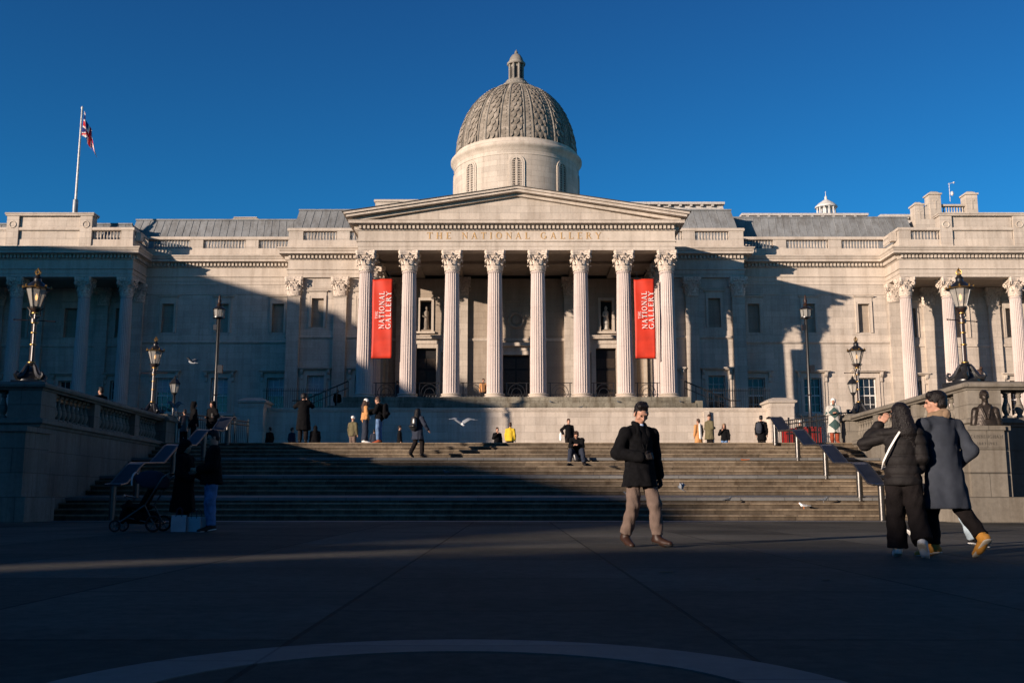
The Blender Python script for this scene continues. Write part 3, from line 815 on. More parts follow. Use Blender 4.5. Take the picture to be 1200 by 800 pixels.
# --- pilasters (flat shaft, flattened capital)
def pilaster(x, yface, zb, w=0.47, d=0.3):
    m = MB(); k = (16.78-zb)/CH
    m.box(x-w, x+w, yface-d, yface+0.1, zb+0.42*k, zb+8.5*k)
    m.box(x-w-0.05, x+w+0.05, yface-d-0.05, yface+0.1, zb+8.5*k+0.002, zb+8.56*k)
    m.box(x-w-0.2, x+w+0.2, yface-d-0.2, yface+0.1, zb, zb+0.15*k)
    m.sweep([(x-w, yface), (x-w, yface-d), (x+w, yface-d), (x+w, yface)], [(-0.05, zb+0.152*k), (0.16, zb+0.152*k), (0.17, zb+0.22*k), (0.08, zb+0.27*k), (0.12, zb+0.33*k), (0.03, zb+0.42*k), (-0.05, zb+0.42*k)])
    p = gp(m, 'pilaster', 'stone')
    c = pil_cap.copy(); col.objects.link(c); c.parent = p
    c.location = lp(x, yface-d+0.10, zb); c.scale = (0.98, 0.52, k)
pil_cap = capital(None)
for s in (-1, 1):
    for x in (13.05, 16.5): pilaster(s*x, 72.8, 6.3)
    pilaster(s*29.0, 75.25, 6.42, 0.44, 0.3)
    for x in (32.25, 37.3, 40.45): pilaster(s*x, 76.6, 6.42, 0.44, 0.25)
    pilaster(s*9.9, 73.0, PF, 0.47, 0.3); pilaster(s*4.05, 73.0, PF, 0.47, 0.35)
    pilaster(s*8.6, 73.0, PF, 0.30, 0.2)
bpy.data.objects.remove(pil_cap)
# --- portico: rear wall, ceiling, side walls, floor
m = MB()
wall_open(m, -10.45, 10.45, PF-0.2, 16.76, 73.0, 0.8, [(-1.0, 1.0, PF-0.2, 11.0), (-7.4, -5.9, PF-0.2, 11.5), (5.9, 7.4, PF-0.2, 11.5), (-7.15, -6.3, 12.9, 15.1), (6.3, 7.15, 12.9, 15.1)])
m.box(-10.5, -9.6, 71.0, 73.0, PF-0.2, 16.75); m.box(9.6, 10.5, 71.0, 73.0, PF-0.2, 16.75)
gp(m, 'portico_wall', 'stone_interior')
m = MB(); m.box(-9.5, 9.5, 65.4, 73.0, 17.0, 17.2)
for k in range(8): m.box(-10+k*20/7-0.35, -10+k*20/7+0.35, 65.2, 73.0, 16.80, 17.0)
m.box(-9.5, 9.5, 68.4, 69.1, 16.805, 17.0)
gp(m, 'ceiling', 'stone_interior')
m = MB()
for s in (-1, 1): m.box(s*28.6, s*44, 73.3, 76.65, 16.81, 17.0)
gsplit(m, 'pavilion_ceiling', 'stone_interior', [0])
m = MB()
for s in (-1, 1):
    x = s*6.65
    m.box(x-0.75-0.32, x-0.75, 72.86, 73.05, PF, 11.5+0.3); m.box(x+0.75, x+0.75+0.32, 72.86, 73.05, PF, 11.5+0.3); m.box(x-0.75, x+0.75, 72.862, 73.05, 11.5, 11.8)
    m.box(x-1.12, x+1.12, 72.8, 73.05, 11.803, 12.15); m.box(x-1.35, x+1.35, 72.5, 73.05, 12.153, 12.3); m.box(x-1.42, x+1.42, 72.42, 73.05, 12.303, 12.40)
    for q in (-1, 1):
        m.prismx([(72.55, 12.15), (72.55, 11.95), (72.68, 11.75), (72.76, 11.5), (72.70, 11.3), (72.84, 11.15), (72.86, 12.15)], x+q*1.18-0.11, x+q*1.18+0.11)
    # niche surround above
    x = s*6.725
    m.box(x-0.6, x-0.425, 72.9, 73.05, 12.75, 15.3); m.box(x+0.425, x+0.6, 72.9, 73.05, 12.75, 15.3); m.box(x-0.425, x+0.425, 72.902, 73.05, 15.1, 15.3); m.box(x-0.7, x+0.7, 72.8, 73.05, 12.6, 12.748)
m.box(-1.3, -1.0, 72.86, 73.05, PF, 11.3); m.box(1.0, 1.3, 72.86, 73.05, PF, 11.3); m.box(-1.0, 1.0, 72.862, 73.05, 11.0, 11.3)
m.box(-1.5, 1.5, 72.8, 73.05, 11.303, 11.6); m.box(-1.9, 1.9, 72.4, 73.05, 11.603, 11.85)
m.sweep([(-9.5, 73.0), (9.5, 73.0)], [(-0.05, 12.05), (0.05, 12.05), (0.08, 12.2), (0.03, 12.25), (-0.05, 12.3)])
gsplit(m, 'door_surround', 'stone_trim', [-4, 4])
d = MB(); d.box(-1.0, 1.0, 73.35, 73.4, PF-0.1, 11.0); d.box(-7.4, -5.9, 73.35, 73.4, PF-0.1, 11.5); d.box(5.9, 7.4, 73.35, 73.4, PF-0.1, 11.5)
d.box(-7.2, -6.25, 73.5, 73.55, 12.8, 15.2); d.box(6.25, 7.2, 73.5, 73.55, 12.8, 15.2)
gsplit(d, 'door', 'door_black', [-4, 4])
m = MB()
for x0 in (-0.9, 0.06, -7.33, -6.62, 5.97, 6.68):
    w = 0.84 if abs(x0) < 2 else 0.65
    for (a, b) in ((PF+0.3, PF+1.4), (PF+1.6, PF+3.0), (PF+3.2, PF+3.9)): m.box(x0, x0+w, 73.30, 73.348, a, b)
gsplit(m, 'door_leaf', 'dark_timber', [-6.65, -3, 0, 3, 6.65])
m = MB()    # central wreath with relief beside it
m.tube([(0.52*math.cos(t*PI/14), 72.93, 13.6+0.52*math.sin(t*PI/14)) for t in range(28)], 0.12, 8, closed=True)
m.lathe([(0.30, 0.0), (0.30, 0.05)], 0, 0, 20)
m.v[-40:] = [(x, 72.95-z_, 13.6+y) for x, y, z_ in m.v[-40:]]
m.box(-2.2, -2.05, 72.93, 73.02, 12.75, 14.9); m.box(2.05, 2.2, 72.93, 73.02, 12.75, 14.9); m.box(-2.2, 2.2, 72.928, 73.02, 14.902, 15.05)
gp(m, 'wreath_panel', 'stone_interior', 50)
# --- podium, terraces and stairs in front
m = MB()
m.box(-15.9, 15.9, 62.0, 72.8, 2.0, 6.0)
m.box(-10.9, 10.9, 63.2, 73.0, 6.0, PF-0.003)
gp(m, 'podium', 'stone')
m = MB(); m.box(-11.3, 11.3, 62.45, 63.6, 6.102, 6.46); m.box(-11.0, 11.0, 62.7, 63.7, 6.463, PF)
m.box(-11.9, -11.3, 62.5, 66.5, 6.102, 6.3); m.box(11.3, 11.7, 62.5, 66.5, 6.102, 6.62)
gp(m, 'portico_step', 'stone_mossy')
m = MB(); m.box(-15.9, 15.9, 61.86, 62.3, 6.003, 6.10); m.box(-15.8, 15.8, 61.92, 72.0, 5.9, 6.0); gp(m, 'podium_coping', 'stone_trim')
m = MB(); m.box(11.62, 11.95, 61.75, 62.0, 2.0, 5.88); m.box(-15.4, 15.4, 61.9, 62.0, 2.0, 3.1)
gp(m, 'podium_plinth', 'stone')
for s in (-1, 1):
    m = MB(); m.box(s*15.55, s*17.0, 61.0, 62.9, 2.0, 6.35)
    m.sweep([(s*16.275-0.725, 62.9), (s*16.275-0.725, 61.0), (s*16.275+0.725, 61.0), (s*16.275+0.725, 62.9)], [(-0.1, 6.1), (0.03, 6.1), (0.05, 6.3), (0.16, 6.36), (0.18, 6.46), (0.1, 6.5), (-0.2, 6.66), (-0.72, 6.72)])
    gp(m, 'gate_pier', 'stone')
# pediment
m = MB()
m.prism([(-10.4, 18.66), (10.4, 18.66), (0, 20.45)], 64.25, 78.5); gp(m, 'tympanum', 'stone')
m = MB()
def rake(y0, y1, dz0, dz1, xe, apex, eave=18.66):
    m.prism([(-xe, eave+dz0), (0, apex+dz0), (xe, eave+dz0), (xe, eave+dz1), (0, apex+dz1), (-xe, eave+dz1)], y0, y1)
for (y0, dz0, dz1, xe) in ((63.60, 0.20, 0.36, 11.25), (63.48, 0.363, 0.50, 11.40), (64.0, 0.003, 0.197, 10.9)):
    rake(y0, 78.4, dz0, dz1, xe, 20.42)
m.box(-11.12, 11.12, 63.68, 64.3, 18.662, 18.70)
gp(m, 'pediment_cornice', 'stone_trim')
m = MB(); rake(63.42, 78.4, 0.503, 0.545, 11.5, 20.42)
gp(m, 'pediment_flashing', 'bitumen')
m = MB()
nd = 40
for k in range(-nd, nd+1):
    x = k*0.265; zc = 18.66 + (20.42-18.66)*(1-abs(x)/11.2) - 0.02
    if zc > 18.80: m.box(x-0.07, x+0.07, 63.78, 64.0, zc-0.0, zc+0.17)
m = MB()
letters(m, 'THE', -5.95, -4.35, 17.54, 0.44, 64.28, 0.02, 0.55)
letters(m, 'NATIONAL', -3.65, 0.88, 17.54, 0.44, 64.28, 0.02, 0.55)
letters(m, 'GALLERY', 1.58, 5.62, 17.54, 0.44, 64.28, 0.02, 0.55)
letters(m, '.', 6.05, 6.12, 17.54, 0.44, 64.28, 0.02)
gp(m, 'frieze_lettering', 'gold_letter')
# --- roofs
def mansard(name, x0, x1, yf, yb, z0, z1, dx0=0.5, dx1=0.5, mat='lead_roof', lean=2.0):
    m = MB()
    v = [(x0, yf, z0), (x1, yf, z0), (x1, yb, z0), (x0, yb, z0), (x0+dx0, yf+lean, z1), (x1-dx1, yf+lean, z1), (x1-dx1, yb, z1), (x0+dx0, yb, z1)]
    m.add(v, [(0, 3, 2, 1), (4, 5, 6, 7), (0, 1, 5, 4), (1, 2, 6, 5), (2, 3, 7, 6), (3, 0, 4, 7)])
    n = int((x1-x0)/0.62)
    for k in range(1, n):
        a = x0 + (x1-x0)*k/n; b = x0+dx0 + (x1-dx1-x0-dx0)*k/n
        m.tube([(a, yf-0.01, z0), (b, yf+lean-0.01, z1)], 0.022, 4)
    m.box(x0+dx0-0.06, x1-dx1+0.06, yf+lean-0.1, yf+lean+0.1, z1-0.06, z1+0.06)
    return gp(m, name, mat)
mansard('roof', -31.5, -16.5, 77.0, 90, 18.9, 23.0); mansard('roof', 16.5, 32.5, 77.0, 90, 18.9, 23.2)
mansard('roof', -17.9, -8, 75.0, 84, 19.0, 23.3, 0.6, 0, lean=2.2); mansard('roof', 8, 17.9, 75.0, 84, 19.0, 23.3, 0, 0.7, lean=2.2)
mansard('roof', -45, -29.0, 75.5, 90, 18.9, 22.1, 0, 1.6, lean=1.5); mansard('roof', 29.5, 45, 75.5, 90, 18.9, 21.6, 1.2, 0, lean=1.5)
m = MB(); m.box(-28, 28, 76.2, 92, 16.8, 18.9); m.box(-44, -29.3, 73.5, 90, 18.67, 18.85); m.box(29.3, 44, 73.5, 90, 18.67, 18.85); m.box(-16.5, -11, 73.8, 76.3, 18.67, 18.85); m.box(11, 16.5, 73.8, 76.3, 18.67, 18.85); gp(m, 'roof_deck', 'bitumen')
m = MB()
for (x0, x1, y, z0, z1) in ((19.0, 29.4, 80.6, 23.2, 24.05), (30.6, 34.0, 80.6, 23.2, 23.95), (8.0, 17.4, 80.5, 23.3, 25.0)):
    m.box(x0, x1, y+0.3, y+5, z0-0.5, z1-0.28); m.box(x0-0.1, x1+0.1, y, y+5.2, z1-0.20, z1)
    for k in range(int((x1-x0)/0.9)): m.box(x0+0.3+k*0.9, x0+0.5+k*0.9, y+0.05, y+0.3, z1-0.36, z1-0.2)
    m.box(x0, x1, y+0.1, y+0.3, z0, z1-0.5)
gsplit(m, 'skylight_parapet', 'roof_render', [18, 30])
m = MB(); m.box(-11.6, -8.0, 79.6, 84, 22, 24.7); m.box(-11.7, -8.0, 79.5, 84.1, 24.703, 24.9); m.box(-23.3, -21.2, 79.5, 81, 22.8, 23.3)
m.box(-23.2, -21.3, 79.4, 81, 23.303, 23.38)
gsplit(m, 'roof_block', 'stone', [-15])
# white ventilation lantern
m = MB(); cx, cyy = 27.1, 84.0
m.lathe([(0.85, 24.2), (0.85, 24.35)], cx, cyy, 12); 
for k in range(12):
    a = 2*PI*k/12; m.lathe([(0.06, 24.35), (0.06, 25.5)], cx+0.78*math.cos(a), cyy+0.78*math.sin(a), 6)
m.lathe([(0.95, 25.5), (0.95, 25.6), (0.7, 25.85), (0.35, 26.1), (0.12, 26.25), (0.10, 26.5), (0.03, 26.6), (0.02, 27.0)], cx, cyy, 24)
m.lathe([(0.45, 24.3), (0.45, 25.5)], cx, cyy, 12)
gp(m, 'roof_lantern', 'white_metal', 40)
# stone stack group over the right pavilion
m = MB(); Y0 = 79
for (x, w, zt) in ((33.1, 0.36, 24.6), (34.45, 0.46, 25.5), (37.45, 0.46, 25.5)):
    m.box(x-w, x+w, Y0, Y0+1.0, 21.5, zt-0.35); m.box(x-w-0.09, x+w+0.09, Y0-0.09, Y0+1.09, zt-0.347, zt-0.22); m.lathe([(w*1.25, zt-0.22), (w*1.1, zt-0.1), (w*0.7, zt)], x, Y0+0.5, 4, a0=PI/4)
    m.box(x-0.06, x+0.06, Y0-0.03, Y0, zt-1.6, zt-0.7); m.box(x-0.2, x+0.2, Y0-0.028, Y0, zt-0.9, zt-0.75)
m.box(34.92, 36.98, Y0+0.2, Y0+0.7, 24.25, 24.4); m.box(34.92, 36.98, Y0+0.2, Y0+0.7, 21.5, 23.45)
for k in range(9): m.lathe([(0.05, 23.45), (0.09, 23.7), (0.04, 24.0), (0.06, 24.25)], 35.05+k*0.225, Y0+0.45, 7)
m.prism([(33.46, 24.0), (33.99, 24.5), (33.99, 22), (33.46, 22)], Y0+0.1, Y0+0.9)
m.box(32.6, 38.6, Y0-0.3, Y0+1.4, 21.3, 23.0)
gp(m, 'chimney_stack', 'stone')
m = MB(); m.tube([(35.9, Y0+0.5, 24.7), (35.9, Y0+0.5, 26.3)], 0.025, 6); m.tube([(35.8, Y0+0.5, 26.2), (36.3, Y0+0.5, 26.35)], 0.02, 6)
m.lathe([(0.02, 25.2), (0.12, 25.3), (0.12, 25.5), (0.02, 25.6)], 36.1, Y0+0.5, 10); m.lathe([(0.02, 26.25), (0.09, 26.32), (0.02, 26.42)], 36.3, Y0+0.5, 8)
gp(m, 'weather_instrument', 'white_metal')
# --- dome
DX, DY_ = 0.08, 84.0
m = MB(); m.lathe([(5.42, 20.0), (5.42, 28.9)], DX, DY_, 96)
gp(m, 'dome_drum', 'stone', 30)
m = MB(); m.lathe([(5.43, 28.85), (5.50, 29.0), (5.56, 29.1), (5.66, 29.2), (5.74, 29.32), (5.74, 29.48), (5.66, 29.58), (5.45, 29.62), (5.36, 29.98)], DX, DY_, 96)
m.lathe([(5.45, 28.5), (5.47, 28.55), (5.43, 28.62)], DX, DY_, 96, cap=False)
gp(m, 'drum_cornice', 'stone_trim', 60)
def drum_window(k):
    a = -PI/2 + k*PI/4
    f = MB(); w, zb, zs_ = 0.40, 25.3, 27.75
    ux, uy = math.cos(a), math.sin(a); tx, ty = -uy, ux
    def pt(u, z, r): return (DX + ux*r + tx*u, DY_ + uy*r + ty*u, z)
    def archpts(w_, ex, n=14): return [(-w_, zb)] + [(w_*math.cos(PI - PI*i/n), zs_ + w_*math.sin(PI*i/n)) for i in range(n+1)] + [(w_, zb)]
    for (w0, w1, r0) in ((w+0.12, w, 5.50), (w+0.27, w+0.14, 5.47)):
        A = archpts(w0, 0); B = archpts(w1, 0); o = len(f.v); n = len(A)
        for r_ in (r0, 5.2):
            f.v += [pt(u, z, r_) for u, z in A] + [pt(u, z, r_) for u, z in B]
        for i in range(n-1):
            f.face((o+i, o+i+1, o+n+i+1, o+n+i)); f.face((o+i, o+2*n+i, o+2*n+i+1, o+i+1)); f.face((o+n+i, o+n+i+1, o+3*n+i+1, o+3*n+i))
    win = gp(f, 'drum_window', 'stone_trim')
    f = MB(); A = archpts(w-0.005, 0); f.v += [pt(u, z, 5.435) for u, z in A]; f.face(list(range(len(A))))
    gp(f, 'dark_pane', 'door_black', parent=win).location = (0, 0, 0)
    f = MB()
    for i in range(4):
        u = -0.3 + 0.2*i
        f.tube([pt(u, zb, 5.46), pt(u, zs_+0.30 - 0.3*abs(u), 5.46)], 0.03, 5)
    for j in range(15): f.tube([pt(-w, zb+0.08+j*0.2, 5.462), pt(w, zb+0.08+j*0.2, 5.462)], 0.03, 5)
    f.tube([pt(0, zb, 5.464), pt(0, zs_+w, 5.464)], 0.055, 5)
    gp(f, 'lattice', 'stone_trim', parent=win).location = (0, 0, 0)
for k in range(8): drum_window(k)
def dome_r(t): # t 0..1 base to crown ring
    a = t*1.36; return 5.22*math.cos(a)**0.92, 29.95 + 6.5*math.sin(a)
m = MB(); m.lathe([dome_r(i/20) for i in range(21)], DX, DY_, 96, fn=None)
dm = gp(m, 'dome', 'dome_stone', 40)
m = MB()
for k in range(16):
    for (da, rr) in ((0.0, 0.0), (-0.075, 0.075), (0.075, 0.075)):
        if rr == 0: continue
        a = -PI/2 + PI/16 + k*PI/8 + da
        pts = []
        for i in range(17):
            r, z = dome_r(i/16); aa = a - da*0.35*(i/16) 
            pts.append((DX+(r+0.02)*math.cos(aa), DY_+(r+0.02)*math.sin(aa), z))
        m.tube(pts, [0.065-0.02*i/16 for i in range(17)], 5)
gp(m, 'rib', 'backdrop_stone', 60, parent=dm).location = (0, 0, 0)
# narrow ladder between paired ribs, and rows of scale tiles in the wide panels
m = MB()
for k in range(16):
    a = -PI/2 + PI/16 + k*PI/8
    for i in range(24):
        r, z = dome_r(i/24+0.01); ux, uy = math.cos(a), math.sin(a)
        m.lathe([(0.13, -0.10), (0.13, 0.10)], DX+ux*(r-0.06), DY_+uy*(r-0.06), 4, z, a0=a+PI/4)
for k in range(16):
    a = -PI/2 + k*PI/8
    hw = PI/16 - 0.105
    for row in range(14):
        t0 = 0.02 + row*0.067
        nsc = 2
        for c_ in range(-nsc, nsc+1):
            if (c_ + row) % 2: continue
            u = c_*hw/nsc
            w = hw/nsc*0.95
            P_ = []
            for (du, dt, dr) in ((-w, 0.105, 0.0), (w, 0.092, 0.0), (w, 0.040, 0.06), (w*0.75, 0.010, 0.11), (0, -0.014, 0.14), (-w*0.75, 0.010, 0.11), (-w, 0.045, 0.06)):
                uu = max(-hw, min(hw, u+du)); r, z = dome_r(min(1, t0+dt)); r += dr
                P_.append((DX+r*math.cos(a+uu), DY_+r*math.sin(a+uu), z))
            o = len(m.v); m.v += P_; r, z = dome_r(t0+0.03); m.v.append((DX+(r+0.11)*math.cos(a+u), DY_+(r+0.11)*math.sin(a+u), z))
            for i in range(7): m.face((o+i, o+(i+1) % 7, o+7))
            # lower lip
            for i in range(2, 6):
                q = P_[i]; q2 = P_[i+1]
                def inn(p): return (DX+(p[0]-DX)*0.965, DY_+(p[1]-DY_)*0.965, p[2]-0.01)
                o2 = len(m.v); m.v += [q, q2, inn(q2), inn(q)]; m.face((o2, o2+1, o2+2, o2+3))
gp(m, 'scale_tiles', 'dome_stone', parent=dm).location = (0, 0, 0)
LZ = -0.58
m = MB()
m.lathe([(1.25, 36.75), (1.2, 36.95), (1.32, 37.05), (1.30, 37.2), (0.98, 37.35), (0.95, 37.6), (0.80, 37.66)], DX, DY_, 32)
m.lathe([(0.50, 37.66), (0.50, 39.2)], DX, DY_, 8, a0=PI/8)
for k in range(8):
    a = 2*PI*k/8 + PI/8; m.lathe([(0.09, 37.66), (0.09, 39.2)], DX+0.56*math.cos(a), DY_+0.56*math.sin(a), 8)
m.lathe([(0.70, 39.2), (0.74, 39.28), (0.74, 39.36), (0.58, 39.42), (0.58, 39.6), (0.5, 39.85), (0.36, 40.1), (0.17, 40.28), (0.10, 40.34), (0.14, 40.42), (0.10, 40.52), (0.04, 40.6), (0.01, 40.72)], DX, DY_, 24)
for k in range(28):
    a = 2*PI*k/28; m.lathe([(0.06, 37.05), (0.09, 37.2), (0.05, 37.34)], DX+1.14*math.cos(a), DY_+1.14*math.sin(a), 6)
    m.lathe([(0.05, 36.55), (0.11, 36.7), (0.05, 36.8)], DX+1.38*math.cos(a), DY_+1.38*math.sin(a), 6)
m.v = [(DX+(a-DX)*(1.12 if c > 37.6 else 1), DY_+(b-DY_)*(1.12 if c > 37.6 else 1), c+LZ) for a, b, c in m.v]
lt = gp(m, 'lantern', 'backdrop_stone', 35)
m = MB()
for k in range(8):
    a = 2*PI*k/8; ux, uy = math.cos(a), math.sin(a); tx, ty = -uy, ux
    c = []
    for (u, z) in ((-0.09, 37.9), (0.09, 37.9), (0.09, 38.95), (-0.09, 38.95)): c.append((DX+ux*0.535+tx*u, DY_+uy*0.535+ty*u, z))
    m.add(c, [(0, 1, 2, 3)])
m.v = [(a, b, c+LZ) for a, b, c in m.v]
gp(m, 'louvre', 'door_black', parent=lt).location = (0, 0, 0)
for ob in bpy.data.objects:
    if ob.parent and ob.parent.parent is gal and ob.parent.location.length < 1e-6 and ob.parent.name.startswith(('window', 'lantern', 'dome', 'drum')): ob.location = (0, 0, 0)
# statues in the portico niches are simple standing draped figures carved in relief
for s in (-1, 1):
    m = MB(); x = s*6.725
    m.lathe([(0.24, 0), (0.24, 0.1), (0.2, 0.12), (0.22, 0.5), (0.17, 0.95), (0.2, 1.2), (0.19, 1.35), (0.07, 1.47), (0.10, 1.56), (0.11, 1.66), (0.05, 1.78)], x, 73.32, 14, 12.95, fn=lambda a, z: 1+0.08*math.cos(5*a+z*4))
    m.tube([(x-0.18, 73.2, 14.25), (x-0.26, 73.08, 13.95), (x-0.05, 73.0, 13.85)], [0.06, 0.05, 0.04], 6)
    gp(m, 'niche_statue', 'sculpture_stone' if s > 0 else 'dome_stone', 60)  # left statue gets the dark stone to stand in for shade

# --- iron railings
def iron(name, label, pts_fn, loc, group=None):
    root = MB(); pts_fn(root); o = root.build(name, 'iron', None, off=loc); o.location = loc; tag(o, label, 'railing', group); return o
ptl = ['left end bay', 'second bay from the left', 'third bay from the left', 'middle bay', 'third bay from the right', 'second bay from the right', 'right end bay']
for i in range(7):
    x0 = OX - 10.0 + i*20/7 + 0.62; x1 = x0 + 20/7 - 1.24
    def f(m, x0=x0, x1=x1):
        y = 64.95; z0 = PF
        for z in (z0+1.14, z0+0.12, z0+0.38): m.tube([(x0, y, z), (x1, y, z)], 0.026, 6)
        for x in (x0+0.16, x1-0.16): m.tube([(x, y, z0), (x, y, z0+1.16)], 0.035, 6)
        cx = (x0+x1)/2
        for r in (0.55, 0.33):
            m.tube([(cx+r*math.cos(PI*k/12), y, z0+0.40+r*1.2*math.sin(PI*k/12)) for k in range(13)], 0.02, 6)
        for k in range(6):
            xx = x0+0.2+(x1-x0-0.4)*(k+0.5)/6
            m.tube([(xx+0.09*math.cos(t*PI/5), y, z0+0.25+0.09*math.sin(t*PI/5)) for t in range(10)], 0.014, 5, closed=True)
    o = iron('railing', 'low black arched iron railing in the %s between portico columns' % ptl[i], f, ((x0+x1)/2, 64.95, PF), 'railings between the portico columns')
for s in (-1, 1):
    def f(m, s=s):
        n = 30; y = 63.6
        for k in range(n+1):
            x = OX + s*(12.0+k*0.14); m.tube([(x, y, 6.0), (x, y, 7.45)], 0.016, 5); m.lathe([(0.03, 7.45), (0.0, 7.53)], x, y, 5)
        for z in (6.2, 7.36): m.tube([(OX+s*11.95, y, z), (OX+s*16.3, y, z)], 0.025, 5)
    iron('railing', ('upright-barred black iron railing left of the portico, before the shaded windows' if s < 0 else 'upright-barred black iron railing right of the portico, before the sunlit window'), f, (OX+s*14, 63.6, 6.0), 'railings beside the portico')
    def f(m, s=s):
        for y in (66.0,):
            a = Vector((OX+s*11.2, y, 8.25)); b = Vector((OX+s*14.2, y, 6.95)); c = Vector((OX+s*14.9, y, 6.95))
            m.tube([a, b, c], 0.045, 6); m.tube([a-Vector((0, 0, .45)), b-Vector((0, 0, .45)), c-Vector((0, 0, .45))], 0.03, 6)
            for k in range(5):
                p = a.lerp(b, k/4); m.tube([p, p-Vector((0, 0, 1.3))], 0.03, 6)
    iron('stair_handrail', ('black sloping stair handrail descending left from the portico' if s < 0 else 'black sloping stair handrail descending right from the portico'), f, (OX+s*12.7, 67, 6.1), 'stair handrails beside the portico')
    def f(m, s=s):
        a = Vector((s*14.2, 42.0, ZT)); b = Vector((s*13.3 if s < 0 else 12.35, 44.0, ZT)); 
        P0 = Vector((s*13.9, 41.2, ZT)); P1 = Vector((s*12.3, 46.5, ZT))
        for z in (1.42, 0.15, 1.25): m.tube([P0+Vector((0, 0, z)), P1+Vector((0, 0, z))], 0.03, 6)
        for k in range(36):
            p = P0.lerp(P1, k/35); m.tube([p, p+Vector((0, 0, 1.42))], 0.016, 5)
            if k % 7 == 0: m.tube([p, p+Vector((0, 0, 1.55))], 0.045, 6)
    iron('railing', ('black iron fence on the terrace behind the hooded figures at left' if s < 0 else 'black iron fence on the terrace between the tall lamp post and the patterned-coat woman'), f, (s*13, 43.5, ZT), 'iron fences on the terrace')

# --- banners
def banner(x0, label):
    z0, z1 = 9.55, 14.85; w = 1.33; y = 64.42; root = MB()
    nx, nz = 10, 24; o = 0
    for j in range(nz+1):
        for i in range(nx+1):
            u = i/nx; t = j/nz
            root.v.append((u*w + 0.012*math.sin(5*t), 0.05*math.sin(2.2*t+3.5*u) + 0.018*math.sin(8*u+7*t) + 0.012*math.sin(15*t+3*u), t*(z1-z0)))
    for j in range(nz):
        for i in range(nx): q = j*(nx+1)+i; root.face((q, q+1, q+nx+2, q+nx+1))
    cl = root.build('banner', 'banner_red'); autosmooth(cl, 80); cl.location = (x0, y, z0)
    sm = cl.modifiers.new('thick', 'SOLIDIFY'); sm.thickness = 0.012
    tag(cl, label, 'banner', 'red banners hanging in the portico')
    h = MB()
    letters(h, 'THE', 2.62, 3.12, 0.38, 0.17, -0.085, 0.004, 0.25, vertical=True)
    letters(h, 'NATIONAL', 1.95, 4.45, 0.80, 0.34, -0.085, 0.004, 0.2, vertical=True)
    letters(h, 'GALLERY', 1.95, 4.45, 1.24, 0.34, -0.085, 0.004, 0.2, vertical=True)
    h.build('lettering', 'letter_white', cl)
    h = MB(); h.tube([(-0.03, 0, z1-z0), (w+0.03, 0, z1-z0)], 0.03, 6); h2 = MB(); h2.tube([(-0.03, 0, 0.0), (w+0.03, 0, 0.0)], 0.03, 6); h2.build('bottom_rod', 'iron', cl)
    h.tube([(-0.35, 0.02, z1-z0+0.5), (w+0.35, 0.02, z1-z0+0.5)], 0.015, 5)
    for x in (0.2, w-0.2): h.tube([(x, 0, z1-z0), (x, 0.02, z1-z0+0.5)], 0.012, 5)
    h.build('hanging_rod', 'iron', cl)
banner(-9.20, 'tall red banner with white lettering hanging between the first two portico columns at left')
banner(8.07, 'tall red banner with white lettering hanging between the last two portico columns at right')

# --- flagpole and flag
fp = empty('flagpole', (-34.0, 75.0, 18.9)); tag(fp, 'white flagpole standing on the roof of the left wing', 'flagpole')
autosmooth(MB().lathe([(0.11, 0.0), (0.10, 4.6), (0.06, 12.0), (0.09, 12.05), (0.09, 12.15), (0.02, 12.25)], n=12).build('pole', 'white_metal', fp))
autosmooth(MB().lathe([(0.20, 0.0), (0.20, 4.55), (0.16, 4.6)], n=12).build('collar', 'zinc', fp))
m = MB(); nu, nv = 48, 30
def jack(u, v):
    x, y = (u-0.5)*60, (v-0.5)*30
    if abs(x) < 3 or abs(y) < 3: return 0
    if abs(x) < 5 or abs(y) < 5: return 1
    for sgn in (1, -1):
        dd = (x*0.4472*sgn - y*0.8944)
        if abs(dd) < 3:
            side = dd if (x > 0) == (sgn > 0) else dd
            return 0 if 0 < dd*(1 if x > 0 else -1) < 2 else 1
    return 2
for j in range(nv+1):
    for i in range(nu+1):
        u, v = i/nu, j/nv
        # nearly windless: the fly end droops down beside the pole in folds
        out = 1.05*u**0.8 + 0.10*math.sin(9*u + 2*v); drop = 1.95*u**1.15
        gat = 1 - 0.45*u
        m.v.append((out + 0.28*(1-v)*u, 0.20*math.sin(13*u+1.5*v)*min(1, 3*u), 2.0*v*gat - drop))
for j in range(nv):
    for i in range(nu):
        q = j*(nu+1)+i; m.mi = jack((i+0.5)/nu, (j+0.5)/nv); m.face((q, q+1, q+nu+2, q+nu+1))
fl = m.build('flag', ['flag_red', 'white_cloth', 'flag_blue'], None); autosmooth(fl, 180); fl.location = (-33.92, 75.0, 28.75)
tag(fl, 'red white and blue flag drooping from the top of the flagpole', 'flag')
